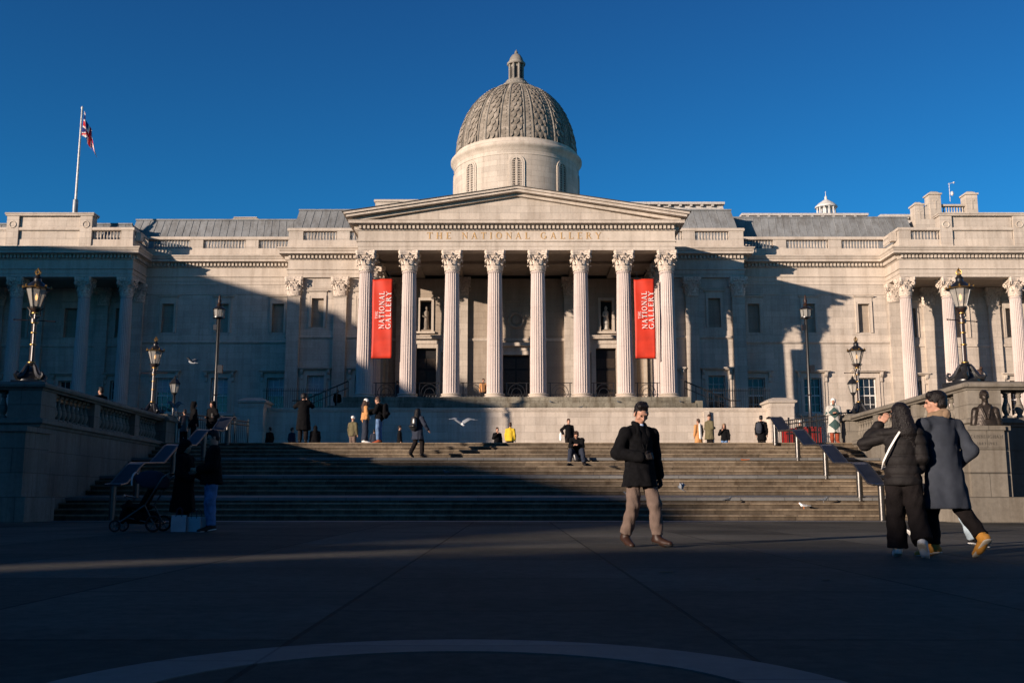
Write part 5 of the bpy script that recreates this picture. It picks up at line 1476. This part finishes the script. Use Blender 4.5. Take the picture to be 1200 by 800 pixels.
# foreground man walking towards the right, looking down
def fg_man(root, J, hp):
    # shirt at the throat, lapels, gloves, little camera
    sdf_obj('shirt', 'shirt_blue', root, [('c', (0, .058, 1.37), (0, .050, 1.47), .030, .036)], res=.009)
    for s in (-1, 1):
        sdf_obj('lapel', 'wool_black', root, [('c', (s*.055, .062, 1.475), (s*.075, .105, 1.36), .024, .034, ((0, 1, 0), .35)), ('c', (s*.075, .105, 1.36), (s*.012, .132, 1.17), .034, .012, ((0, 1, 0), .35)), ('c', (s*.055, .04, 1.49), (s*.05, -.05, 1.51), .026, .028)], res=.009, k=.012)
    for s in 'RL':
        hd = {'R': ((-.6, .3, .15), (.1, 1, .2), 1.1), 'L': ((0, .2, -1), (-1, .1, 0), .7)}[s]
        w = V(*J['wr'+s]) ; h = hand_prims(tuple(w), hd[0], hd[1], hd[2], 1.13)
        sdf_obj('glove', 'hair_black', root, h + [('c', tuple(w - unit(hd[0])*.03), tuple(w), .034, .032)], res=.007, k=.008)
fg = person((1.66, 13.05, 0), 180-(-28), 'man in a black overcoat and tan trousers walking alone, looking down', H=1.84,
    pose=dict(pel=(0, 0, .94), hiR=(.09, 0, .92), knR=(.10, -.01, .50), anR=(.13, -.15, .115), toR=(.15, -.02, .042), hiL=(-.09, 0, .92), knL=(-.115, .14, .51), anL=(-.13, .16, .10), toL=(-.16, .30, .055),
              neck=(0, .005, 1.455), head=(0, .055, 1.615), shR=(.20, -.01, 1.395), elR=(.30, -.05, 1.13), wrR=(.085, .20, 1.07), shL=(-.20, 0, 1.395), elL=(-.27, -.05, 1.12), wrL=(-.30, .0, .845)),
    head=(-14, 30), hands=dict(R=((-.6, .3, .15), (.1, 1, .2), 1.1), L=((0, .2, -1), (-1, .1, 0), .7)), res=.011,
    top=dict(mat='wool_black', hem=.725, ease=.038, flare=.045, folds=4, name='overcoat', collar=('wool_black', .055), sleeve=.022), legs=('slim', 'chino'), shoes=('boot', 'leather_brown', 'rubber'), hair=('short', 'hair_black'), extras=fg_man, gloved=True)

# woman shading her eyes, seen from behind
def fg_woman(root, J, hp):
    m = MB()
    pts = [(.10, .125, 1.44), (.07, .02, 1.54), (.03, -.09, 1.475), (-.04, -.155, 1.36), (-.12, -.175, 1.22), (-.19, -.13, 1.08), (-.215, 0, 1.0), (-.16, .14, 1.03), (0, .19, 1.2), (.09, .16, 1.36)]
    P = []
    for i in range(len(pts)):
        a, b = V(*pts[i]), V(*pts[(i+1) % len(pts)])
        P.append(tuple(a)); P.append(tuple((a+b)/2))
    o = len(m.v); n = len(P)
    for i, p in enumerate(P):
        t = V(*P[(i+1) % n]) - V(*P[i-1]); t /= np.linalg.norm(t); nn = V(p[0], p[1], 0); nn = nn/max(np.linalg.norm(nn), 1e-3); w = np.cross(t, nn); w = w/np.linalg.norm(w)
        for (a, b) in ((-.011, .012), (.011, .012), (.011, .004), (-.011, .004)):
            m.v.append(tuple(V(*p) + w*a + nn*b))
    for i in range(n):
        j = (i+1) % n
        for k in range(4): m.face((o+i*4+k, o+i*4+(k+1) % 4, o+j*4+(k+1) % 4, o+j*4+k))
    autosmooth(m.build('bag_strap', 'white_cloth', root), 60)
woman = person((4.18, 10.75, 0), -22, 'woman in a black puffer jacket with a pale cross strap, shading her eyes', H=1.62,
    pose=dict(shR=(.18, 0, 1.41), elR=(.22, -.01, 1.14), wrR=(.17, .10, .98), shL=(-.18, .02, 1.42), elL=(-.40, .10, 1.30), wrL=(-.215, .19, 1.53),
              head=(0, .02, 1.635), knR=(.12, -.03, .50), anR=(.17, -.20, .17), toR=(.19, -.10, .045), knL=(-.10, .05, .5), anL=(-.10, .06, .09), toL=(-.12, .21, .03)),
    head=(38, -4), hands=dict(L=((.55, .05, .8), (0, -1, .1), .35)), res=.012,
    top=dict(mat='puffer_black', hem=.80, ease=.045, flare=.0, folds=0, name='puffer_jacket', quilt=(.020, .115), sleeve=.026, k=.02, collar=('puffer_black', .06)), legs=('wide', 'trouser_black'), shoes=('shoe', 'white_cloth', 'sole_cream'), hair=('long', 'hair_black'), extras=fg_woman, group=None)

# man in long grey coat
def fg_coat(root, J, hp):
    # black side panel and half-belt at the back
    sdf_obj('scarf', 'collar_tan', root, [('c', add(J['neck'], (-.03, .045, .02)), add(J['neck'], (.03, -.05, .045)), .072, .068), ('c', add(J['neck'], (0, .06, -.02)), add(J['neck'], (-.02, .09, -.10)), .045, .03)], res=.010, k=.02, wr=.004, wf=2)
coatman = person((4.66, 10.85, 0), 18, 'man in a long slate grey overcoat and tan boots striding beside the woman in black', H=1.76,
    pose=dict(head=(-.01, .045, 1.63), neck=(0, .01, 1.46), shR=(.20, -.01, 1.40), elR=(.275, -.13, 1.12), wrR=(.215, .05, .95), shL=(-.20, .02, 1.41), elL=(-.26, .06, 1.13), wrL=(-.20, .22, .98),
              knR=(.12, -.09, .51), anR=(.14, -.36, .20), toR=(.16, -.245, .075), knL=(-.09, .12, .5), anL=(-.10, .10, .09), toL=(-.13, .25, .03), hiR=(.09, -.01, .92)),
    head=(52, 2), res=.012, top=dict(mat='coat_grey', hem=.50, ease=.05, flare=.055, folds=4, name='overcoat', sleeve=.018, sway=.0, swayy=-.03, collar=('collar_tan', .07)), legs=('slim', 'trouser_black'), shoes=('boot', 'boot_tan', 'sole_cream'), hair=('mop', 'hair_black'), extras=fg_coat)
# the shoe on the standing foot is dark in shade; third walker hidden behind the pair
person((5.45, 12.75, 0), -80, 'person in pale blue jeans mostly hidden behind the man in the grey coat', H=1.60,
    pose=dict(knR=(.09, .22, .52), anR=(.10, .36, .11), toR=(.10, .50, .05), knL=(-.09, -.12, .48), anL=(-.10, -.42, .22), toL=(-.10, -.34, .08), shR=(.18, 0, 1.40), wrR=(.14, .15, 1.05), wrL=(-.14, .15, 1.05), elR=(.2, -.08, 1.15), elL=(-.2, -.08, 1.15)),
    top=dict(mat='wool_black', hem=.90, ease=.02, flare=.0), legs=('regular', 'denim_pale'), shoes=('shoe', 'hair_black', 'white_cloth'), hair=('short', 'hair_black'), res=.018)

# left foreground pair in shadow with pushchair and bags
person((-5.58, 18.7, 0), 115, 'person in a dark jacket and light blue jeans standing in shadow beside the pushchair', H=1.84,
    pose=dict(wrR=(.20, .24, 1.05), elR=(.24, .02, 1.12), wrL=(-.16, .26, 1.08), elL=(-.24, .04, 1.12)), head=(0, 15),
    top=dict(mat='wool_black', hem=.82, ease=.06, flare=.02, sleeve=.03), legs=('regular', 'denim'), shoes=('shoe', 'leather_brown', 'white_cloth'), hair=('short', 'hair_black'), res=.019)
person((-6.18, 18.95, 0), -100, 'person in a long black hooded coat standing in shadow behind the pushchair', H=1.68,
    pose=dict(wrR=(.20, .30, 1.0), elR=(.24, .02, 1.10), wrL=(-.20, .30, 1.0), elL=(-.24, .02, 1.10)), head=(0, 12),
    top=dict(mat='wool_black', hem=.36, ease=.07, flare=.05, sleeve=.03), legs=('regular', 'trouser_black'), shoes=('shoe', 'hair_black', 'rubber'), hat=('hood', 'wool_black'), res=.03)
# pushchair
def pushchair():
    root = empty('pushchair', (-6.80, 18.6, 0), R(90)); tag(root, 'black hooded pushchair standing in shadow at left in front of the steps', 'pushchair')
    def wheel(x, y, r):
        m = MB(); m.tube([(0, r*.86*math.cos(t*PI/14), r*.86*math.sin(t*PI/14)) for t in range(28)], r*.14, 8, closed=True)
        w = m.build('wheel', 'rubber', root, loc=(x, y, r)); autosmooth(w, 60)
        m = MB()
        for k in range(6): a = PI*k/3; m.tube([(0, 0, 0), (0, r*.8*math.cos(a), r*.8*math.sin(a))], .008, 5)
        m.tube([(-.03, 0, 0), (.03, 0, 0)], .03, 8); m.build('hub', 'steel', w)
    for x in (-.27, .27): wheel(x, -.30, .15); wheel(x*.75, .42, .11)
    m = MB()
    for x in (-.24, .24):
        m.tube([(x, -.30, .15), (x, -.12, .48), (x, -.42, .98), (x*.98, -.52, 1.05)], .015, 8)
        m.tube([(x, -.12, .48), (x*.8, .42, .12)], .015, 8); m.tube([(x, -.30, .15), (x*.8, .20, .26)], .012, 8)
    m.tube([(-.24, -.52, 1.05), (.24, -.52, 1.05)], .02, 8); m.tube([(-.27, -.30, .15), (.27, -.30, .15)], .012, 6); m.tube([(-.24, .25, .62), (0, .36, .66), (.24, .25, .62)], .018, 8)
    autosmooth(m.build('frame', 'steel', root), 50)
    sdf_obj('seat', 'wool_black', root, [('c', (0, -.22, .88), (0, .0, .46), .18, .18, ((0, .88, .47), .35)), ('c', (0, .0, .44), (0, .24, .46), .18, .17, ((0, 0, 1), .35)), ('c', (0, .26, .44), (0, .36, .26), .15, .13, ((0, 1, 0), .3))], res=.02, k=.03)
    sdf_obj('hood', 'jacket_navy', root, [('e', (0, -.12, .88), (.25, .34, .24))], res=.02, holes=[('e', (0, -.04, .80), (.225, .38, .225))], cuts=[((0, 0, .80), (0, .35, -.9))])
    m = MB(); m.tube([(.235*math.cos(PI*t/14), .14+.03*math.sin(PI*t/14), .84+.235*math.sin(PI*t/14)) for t in range(15)], .014, 6); autosmooth(m.build('hood_trim', 'white_metal', root), 60)
    sdf_obj('basket', 'wool_black', root, [('c', (-.15, .0, .26), (.15, .0, .26), .10, .10), ('c', (0, -.18, .26), (0, .2, .26), .12, .12)], res=.025, k=.05)
pushchair()
def bag(loc, rz, w, d, h, label):
    root = empty('shopping_bag', loc, R(rz)); tag(root, label, 'bag', 'shopping bags on the ground by the pushchair')
    m = MB(); v = []
    for z, k in ((0, 1.0), (h*.5, 1.04), (h, .97)):
        for (x, y) in ((-w/2*k, -d/2*k), (w/2*k, -d/2*k), (w/2*k, 0), (w/2*k, d/2*k), (-w/2*k, d/2*k), (-w/2*k, 0)):
            q = .8 if (y == 0 and z > 0) else 1; v.append((x*q, y, z))
    f = [(5, 4, 3, 2, 1, 0)]
    for j in (0, 1):
        for i in range(6): f.append((j*6+i, j*6+(i+1) % 6, (j+1)*6+(i+1) % 6, (j+1)*6+i))
    m.add(v, f); m.build('sack', 'blind', root)
    m = MB()
    for y in (-d/2*.97, d/2*.97): m.tube([(-w*.2, y, h-.03), (-w*.17, y, h+.10), (0, y*.8, h+.14), (w*.17, y, h+.10), (w*.2, y, h-.03)], .007, 5)
    m.build('handle', 'jacket_navy', root)
bag((-6.12, 18.6, 0), 10, .26, .13, .30, 'upright white carrier bag nearest the pushchair')
bag((-5.82, 18.65, 0), -20, .30, .15, .27, 'slouching white carrier bag beside the feet of the person in light jeans')

# people on the steps and terrace
FT = dict(res=.032)
def far(x, y, face, label, H=1.7, top='wool_black', hem=.80, legs=('regular', 'trouser_black'), hair=('short', 'hair_black'), hat=None, pose=None, z=None, skin='skin', ease=.03, flare=.02, shoe='hair_black', extras=None, head=(0, 0), res=.032, collar=None, name='coat'):
    t = dict(mat=top, hem=hem, ease=ease, flare=flare, name=name)
    return person((x, y, ZT if z is None else z), face, label, H=H, pose=pose, head=head, skin=skin, top=t, legs=legs, shoes=('shoe', shoe, 'rubber'), hair=hair, hat=hat, res=res, extras=extras)
def backpack(mat, sh=(.0, -.2, 1.2), s=1.0):
    def f(root, J, hp):
        sdf_obj('backpack', mat, root, [('c', (sh[0], sh[1], sh[2]+.12*s), (sh[0], sh[1]-.01, sh[2]-.12*s), .14*s, .16*s, ((0, 1, 0), .6)), ('c', (sh[0]-.08, sh[1]-.09*s, sh[2]-.1*s), (sh[0]+.08, sh[1]-.09*s, sh[2]-.1*s), .06*s, .06*s)], res=.025, k=.03)
        m = MB()
        for s_ in (-1, 1): m.tube([(s_*.11, sh[1]+.08, sh[2]+.2), (s_*.13, .0, 1.50), (s_*.12, .14, 1.36), (s_*.14, .10, 1.14), (s_*.13, sh[1]+.08, sh[2]-.12)], .022, 6)
        autosmooth(m.build('strap', mat, root), 60)
    return f
def phone(x, y, z):
    def f(root, J, hp):
        m = MB(); m.box(x-.04, x+.04, y-.006, y+.006, z-.075, z+.075); m.build('phone', 'door_black', root)
    return f
POINT = dict(elR=(.30, .10, 1.30), wrR=(.10, .28, 1.55), elL=(-.30, .10, 1.28), wrL=(-.08, .28, 1.53))
BENT = dict(elR=(.25, -.02, 1.14), wrR=(.08, .24, 1.16), elL=(-.25, -.02, 1.14), wrL=(-.08, .24, 1.16))
far(-12.85, 40.2, -60, 'dark hooded figure nearest the small lantern post at the top left of the steps', H=1.76, top='wool_black', hem=.75, ease=.07, hat=('hood', 'wool_black'))
far(-12.05, 40.0, 150, 'dark hooded figure holding a phone in a sunlit hand, top left of the steps', H=1.76, top='wool_black', hem=.75, ease=.08, hat=('hood', 'wool_black'), pose=dict(elR=(.25, -.02, 1.14), wrR=(.08, .24, 1.10), elL=(-.33, .02, 1.16), wrL=(-.42, .30, 1.10)), extras=phone(-.43, .42, 1.16))
far(-13.45, 40.9, 30, 'dark figure partly hidden behind the small lantern post at left', H=1.5, top='iron_brown', hem=.7, legs=('regular', 'trouser_black'))
far(-8.0, 38.2, 10, 'tall figure in a long black coat raising a camera at the top of the steps', H=1.9, top='wool_black', hem=.45, ease=.075, flare=.03, pose=POINT, head=(-30, 0), hair=('mop', 'hair_black'))
far(-13.1, 54, 60, 'leftmost small dark silhouette on the terrace, before the shaded pier', H=1.68)
far(-11.9, 54, -40, 'second small dark silhouette from the left on the terrace', H=1.66, top='jacket_navy')
far(-10.55, 53.5, 20, 'broad small dark silhouette just right of the tall camera figure', H=1.72, ease=.12, hat=('hood', 'wool_black'))
far(-7.5, 47, -30, 'figure in an olive jacket and white cap, cut off below the knee by the steps', H=1.72, top='jacket_olive', hat=('beanie', 'white_cloth'), hair=None, legs=('regular', 'chino'))
far(-6.9, 50, 0, 'small dark figure just behind the embracing couple', H=1.3, top='jacket_navy')
def fanny(root, J, hp): sdf_obj('waist_bag', 'white_cloth', root, [('c', (-.02, .20, 1.02), (.12, .17, 1.02), .07, .06, ((0, 1, 0), .6))], res=.02)
far(-5.66, 38.35, -70, 'woman in a tan jacket and white beanie embracing the man with the black rucksack', H=1.70, top='jacket_tan', hem=.92, ease=.045, hat=('beanie', 'white_cloth'), hair=('long', 'hair_brown'), legs=('wide', 'jacket_navy'), shoe='white_cloth', pose=dict(elR=(.24, .02, 1.14), wrR=(.10, .10, .92), elL=(-.22, .10, 1.2), wrL=(-.08, .33, 1.36), head=(0, .05, 1.62)), extras=fanny, res=.024)
far(-5.12, 38.45, 75, 'man in black jacket, blue jeans and black rucksack kissing the woman in tan', H=1.80, top='wool_black', hem=.90, ease=.04, hair=('short', 'hair_brown'), legs=('slim', 'denim'), shoe='cloth_rust', pose=dict(elR=(.25, .08, 1.2), wrR=(.10, .34, 1.25), elL=(-.22, .10, 1.15), wrL=(-.12, .35, 1.10), head=(0, .09, 1.60), neck=(0, .03, 1.46)), head=(0, 14), extras=backpack('wool_black', (0, -.24, 1.22), 1.1), res=.024)
far(-5.85, 52, -80, 'small dark silhouette standing against the shaded podium wall right of the couple', H=1.62)
far(-3.36, 35.6, -38, 'woman in a dark parka with a backpack climbing the steps', H=1.72, z=2.03, top='jacket_navy', hem=.62, ease=.05, flare=.03, hair=('long', 'hair_black'), extras=backpack('iron', (0, -.22, 1.2)),
    pose=dict(knR=(.09, .14, .52), anR=(.10, .12, .10), toR=(.12, .26, .04), knL=(-.09, -.04, .49), anL=(-.10, -.26, .14), toL=(-.11, -.14, .04), elR=(.30, .04, 1.16), wrR=(.34, .18, .98)), res=.026)
far(-.80, 54, 200, 'small figure in a black jacket just left of the person in yellow', H=1.66, top='wool_black', hem=.9, hair=('short', 'hair_brown'), pose=dict(elR=(.25, .02, 1.16), wrR=(.06, .22, 1.42)))
far(-.09, 51, -15, 'person in a mustard yellow jacket seen from behind on the terrace', H=1.70, top='jacket_yellow', hem=.80, ease=.06, hair=('short', 'hair_brown'))
far(2.78, 49, 195, 'walking figure in black with a large shoulder bag, behind the seated man', H=1.74, hair=('short', 'hair_brown'), pose=dict(elR=(.36, -.05, 1.22), wrR=(.30, .10, 1.0)),
    extras=lambda root, J, hp: (sdf_obj('shoulder_bag', 'white_cloth', root, [('c', (.42, 0, .98), (.42, 0, .80), .12, .14, ((1, 0, 0), .4))], res=.025), autosmooth(MB().tube([(.42, -.1, .98), (.2, 0, 1.5), (.42, .1, .98)], .014, 5).build('bag_strap', 'leather_brown', root), 50)))
# seated man on the steps: hips on the second landing edge, feet two risers lower
zs2 = tops[2][1]
SEAT = dict(pel=(0, 0, .12), waist=(0, .03, .26), chest=(0, .12, .46), neck=(0, .20, .62), head=(0, .30, .74), shR=(.19, .17, .58), elR=(.22, .36, .36), wrR=(.05, .52, .40), shL=(-.19, .17, .58), elL=(-.22, .36, .36), wrL=(-.05, .52, .40),
            hiR=(.09, .02, .10), knR=(.20, .42, .22), anR=(.24, .50, -.22), toR=(.27, .64, -.27), hiL=(-.09, .02, .10), knL=(-.20, .40, .22), anL=(-.26, .50, -.22), toL=(-.30, .64, -.27))
def seated(root, J, hp):
    sdf_obj('coat', 'wool_black', root, [('c', (0, -.02, .12), (0, .10, .42), .19, .19, ((0, 1, 0), .8)), ('c', (0, .10, .42), (0, .17, .54), .19, .13, ((0, 1, 0), .8)), ('c', J['shR'], J['shL'], .085, .085), ('c', J['shR'], J['elR'], .075, .065), ('c', J['elR'], mix(J['elR'], J['wrR'], .9), .062, .05), ('c', J['shL'], J['elL'], .075, .065), ('c', J['elL'], mix(J['elL'], J['wrL'], .9), .062, .05), ('c', (-.12, -.08, .06), (.12, -.08, .06), .10, .10)], res=.024, k=.04, wr=.004)
    sdf_obj('satchel', 'iron', root, [('c', (.0, .44, -.10), (.04, .44, .04), .10, .08, ((0, 1, 0), .6))], res=.025)
person((2.28, 34.95, zs2+.02), 172, 'man in a dark coat sitting hunched on the steps with clasped hands', H=1.75, pose=SEAT, head=(0, 38), legs=('regular', 'jacket_navy'), shoes=('shoe', 'hair_black', 'rubber'), hair=('short', 'hair_brown'), res=.019, extras=seated, hands=dict(R=((-.5, .3, .1), (0, .5, 1), .8), L=((.5, .3, .1), (0, .5, 1), .8)))
far(8.86, 47.4, 30, 'figure in a tan coat with a long white scarf beside the olive parka', H=1.62, top='jacket_tan', hem=.5, hair=('short', 'hair_brown'), ease=.05, extras=lambda root, J, hp: sdf_obj('scarf', 'white_cloth', root, [('c', (-.04, -.17, 1.44), (-.05, -.22, .80), .09, .10, ((0, 1, 0), .4))], res=.025))
far(9.30, 47, -60, 'person in an olive parka and dark bobble hat looking at a phone on the terrace', H=1.78, top='jacket_olive', hem=.62, ease=.08, hat=('bobble', 'hair_brown'), hair=None, pose=BENT, head=(0, 20))
far(10.85, 51, 160, 'long-haired woman in a short black jacket, right of the olive parka', H=1.66, top='wool_black', hem=.86, hair=('long', 'hair_brown'), legs=('slim', 'denim'), pose=dict(elR=(.27, .05, 1.18), wrR=(.10, .2, 1.38)), hat=('beanie', 'collar_tan'))
far(11.75, 47, -20, 'person in a long dark coat with a grey backpack, left of the handrail top', H=1.74, top='wool_black', hem=.60, ease=.05, extras=backpack('coat_grey', (-.08, -.22, 1.18)))
far(12.38, 38.3, 175, 'woman in a pale and green checked coat and cream headscarf, atop the steps', H=1.72, top='checked_wool', hem=.40, ease=.06, flare=.05, hair=None, hat=('scarf', 'white_cloth'), pose=BENT, legs=('regular', 'cloth_rust'), shoe='cloth_rust', res=.024, head=(-20, 0))
far(14.05, 48.6, 0, 'small dark figure in a pale hat between the two red boxes', H=1.62, top='wool_black', hat=('beanie', 'white_cloth'), hair=None)
far(13.95, 29.5, 60, 'person in black with a topknot looking over the right-hand balustrade', H=1.70, top='wool_black', hem=.7, ease=.05, hair=('short', 'hair_brown'), skin='skin', extras=lambda root, J, hp: sdf_obj('topknot', 'hair_brown', root, [('e', hp(0, -.06, .17), (.05, .05, .055))], res=.015), res=.026)
far(-14.3, 34.5, 60, 'person with a sunlit face standing behind the shaded left balustrade', H=1.72, top='wool_black', hem=.7)
far(-11.7, 66.5, 200, 'dark figure on the stairs left of the portico behind the black railing', H=1.6, z=6.1, res=.04)
far(-1.95, 67.5, 190, 'person in an orange top standing in the portico beside the third column from the left', H=1.7, z=6.87, top='jacket_tan', hem=.8, hair=('short', 'hair_black'), res=.04)
far(-4.4, 69, 90, 'dim figure in dark clothes deep in the portico behind the left railing', H=1.68, z=6.87, res=.04)
far(-8.0, 69, 120, 'dim figure in dark clothes beneath the left banner', H=1.72, z=6.87, res=.04, top='jacket_navy')

# red boxes on the terrace at right
def red_box(loc, label, w=.5):
    root = empty('postal_crate', loc); tag(root, label, 'box', 'red boxes on the terrace')
    m = MB(); m.box(-w/2, w/2, -.3, .3, .12, 1.0); m.box(-w/2-.04, w/2+.04, -.34, .34, 1.003, 1.08); m.box(-w/2-.02, w/2+.02, -.32, .32, 0, .118)
    m.build('casing', 'cloth_red', root); m = MB(); m.box(-.2, .2, -.315, -.302, .8, .88); m.build('slot', 'door_black', root); root.name = 'litter_bin'
red_box((12.75, 46.0, ZT), 'red box just left of the pale-hatted figure at the top right of the steps')
red_box((13.55, 45.0, ZT), 'red box behind the black fence at the top right of the steps', .6)

# birds
def bird(loc, rz, label, flying, s=1.0, mats=('gull_white', 'gull_grey'), tilt=0.0, spread=1.0, name='gull', group=None):
    root = empty(name, loc, R(rz)); root.scale = (s, s, s); tag(root, label, 'bird', group)
    root.rotation_euler = (tilt, 0, R(rz))
    B = [('c', (0, -.10, 0), (0, .10, .01), .035, .060), ('c', (0, .10, .02), (0, .17, .07 if not flying else .03), .045, .034), ('e', (0, .19, .09 if not flying else .04), (.034, .04, .034)), ('c', (0, -.12, 0), (0, -.24, -.01), .04, .05, ((0, 0, 1), .22))]
    o = sdf_obj('body', mats[0], root, B, res=.010, k=.03)
    m = MB(); z = .09 if not flying else .04; m.tube([(0, .22, z), (0, .265, z-.012)], [.010, .003], 6)
    if not flying:
        for x in (-.025, .025): m.tube([(x, .03, -.04), (x, .03, -.125)], .006, 5); m.tube([(x, .0, -.125), (x, .07, -.125)], .006, 5)
    m.build('beak', 'litter_orange' if mats[0] == 'gull_white' else 'iron', root)
    if flying:
        for sg in (-1, 1):
            W = [('c', (sg*.03, .04, .03), (sg*.26*spread, .07, .03+.14*(2-spread)), .10, .085, ((0, -.3, 1), .14)), ('c', (sg*.26*spread, .07, .03+.14*(2-spread)), (sg*.55*spread, -.05, .10+.06*(2-spread)), .080, .018, ((0, -.2, 1), .14))]
            w = sdf_obj('wing', mats[1], root, W, res=.010, k=.02)
    else:
        for sg in (-1, 1): sdf_obj('wing', mats[1], root, [('c', (sg*.045, .09, .03), (sg*.03, -.17, .0), .042, .014, ((1, 0, 0), .35))], res=.008)
    return root
bird((-1.50, 30.0, 2.80), 15, 'white gull flying with wings spread before the shaded podium wall', True, .85, tilt=.25)
bird((3.62, 21.5, .80), 60, 'grey pigeon taking off with raised wings to the right of the foreground man', True, .46, ('pigeon_grey', 'gull_grey'), tilt=.5, spread=.6, name='pigeon')
bird((-7.75, 24, 3.85), 70, 'small grey gull flying high in front of the shaded left window', True, .6, ('gull_grey', 'pigeon_grey'), tilt=.1)
bird((-8.15, 24, 2.75), 40, 'small grey gull flying low beside the left balustrade end', True, .6, ('gull_grey', 'pigeon_grey'), tilt=.5, spread=.7)
G_ = 'pigeons on the steps'
def pig(x, y, z, rz, lab, light=False, grp=G_): bird((x, y, z+.085), rz, lab, False, .68, ('gull_white', 'gull_grey') if light else ('pigeon_grey', 'pigeon_grey'), name='pigeon', group=grp)
pig(3.35, 28.9, .625, 80, 'pale pigeon standing on the lowest landing beside the foreground man')
pig(6.05, 28.35, .47, -60, 'dark pigeon resting on the lower steps, right of the foreground man')
pig(8.1, 27.95, .31, 90, 'white-breasted pigeon standing low on the steps near the handrail', True)
pig(8.75, 28.4, .47, -90, 'dark pigeon on a lower step just right of the white one')
pig(-2.05, 31.8, 1.32, 60, 'pigeon standing in the shadowed middle of the steps below the climbing woman')
for i, (px_, z_, y_) in enumerate(((2.15, 6.46, 62.55), (4.0, 6.10, 62.2), (6.45, 6.46, 62.6), (10.35, 6.46, 62.55))):
    pig(px_+.3, y_, z_, (40, -70, 90, 120)[i], ('dark pigeon on the mossy ledge below the third column from the right', 'dark pigeon on the podium coping below the second opening', 'dark pigeon on the ledge above the foreground man', 'dark pigeon at the right end of the mossy ledge')[i], grp='pigeons on the podium ledge')
# litter
m = MB(); m.add([(-.15, -.08, 0), (.15, -.06, .03), (.17, .08, .02), (-.13, .09, .05), (-.15, -.08, .01), (.15, -.06, .04), (.17, .08, .03), (-.13, .09, .06)], [(0, 3, 2, 1), (4, 5, 6, 7), (0, 1, 5, 4), (1, 2, 6, 5), (2, 3, 7, 6), (3, 0, 4, 7)])
o = m.build('crumpled_wrapper', 'litter_orange'); o.location = (8.0, 34.4, 1.87); tag(o, 'orange crumpled wrapper lying on the steps to the right', 'litter')
for i, (x, y, s_) in enumerate(((1.30, 8.6, .06), (1.9, 7.9, .03), (2.4, 7.8, .03))):
    m = MB(); m.add([(-s_, -s_*.5, 0), (s_, -s_*.4, .004), (s_*1.1, s_*.5, .01), (-s_*.9, s_*.6, .006)], [(0, 1, 2, 3)])
    for v_ in range(4): m.v.append((m.v[v_][0], m.v[v_][1], m.v[v_][2]+.003))
    m.face((7, 6, 5, 4)); o = m.build('fallen_leaf', 'collar_tan'); o.location = (x, y, .002)
    tag(o, ('larger pale fallen leaf on the dark paving right of centre', 'tiny pale leaf scrap on the paving, left of the smallest pair', 'tiny pale leaf scrap on the paving, rightmost')[i], 'leaf')

# bronze bust on the pedestal
bust = sdf_obj('bust', 'bronze', None, [('c', (-.24, 0, .02), (.24, 0, .02), .10, .10), ('c', (0, 0, .06), (0, .0, .42), .30, .22, ((0, 1, 0), .58)), ('c', (-.29, 0, .08), (-.25, 0, .42), .10, .095), ('c', (.29, 0, .08), (.25, 0, .42), .10, .095), ('c', (-.24, 0, .45), (.24, 0, .45), .08, .08),
    ('c', (0, 0, .45), (0, -.02, .66), .095, .08), ('e', (0, .0, .83), (.105, .13, .13)), ('e', (0, -.03, .76), (.082, .09, .10)), ('c', (0, -.12, .84), (0, -.15, .78), .014, .02), ('c', (-.05, -.108, .86), (.05, -.108, .86), .02, .02), ('e', (.105, .01, .80), (.016, .03, .045)), ('e', (-.105, .01, .80), (.016, .03, .045)),
    ('c', (-.10, -.09, .50), (-.03, -.17, .22), .03, .02), ('c', (.10, -.09, .50), (.03, -.17, .22), .03, .02), ('c', (-.12, -.03, .56), (.12, -.03, .56), .04, .04), ('e', (0, .03, .87), (.112, .125, .11)), ('c', (-.02, -.125, .73), (.02, -.125, .73), .012, .012), ('e', (0, -.10, .68), (.04, .035, .03))],
    res=.012, k=.02, cuts=[((0, 0, .0), (0, 0, -1))], holes=[('e', (.04, -.125, .82), (.02, .02, .014)), ('e', (-.04, -.125, .82), (.02, .02, .014))], wr=.003, wf=1.5)
bust.location = (12.35, 25.95, 2.42); bust.rotation_euler = (0, 0, R(-12))
bust.data.name = 'bust'; tag(bust, 'dark bronze head and shoulders bust on the right-hand granite pedestal', 'bust')
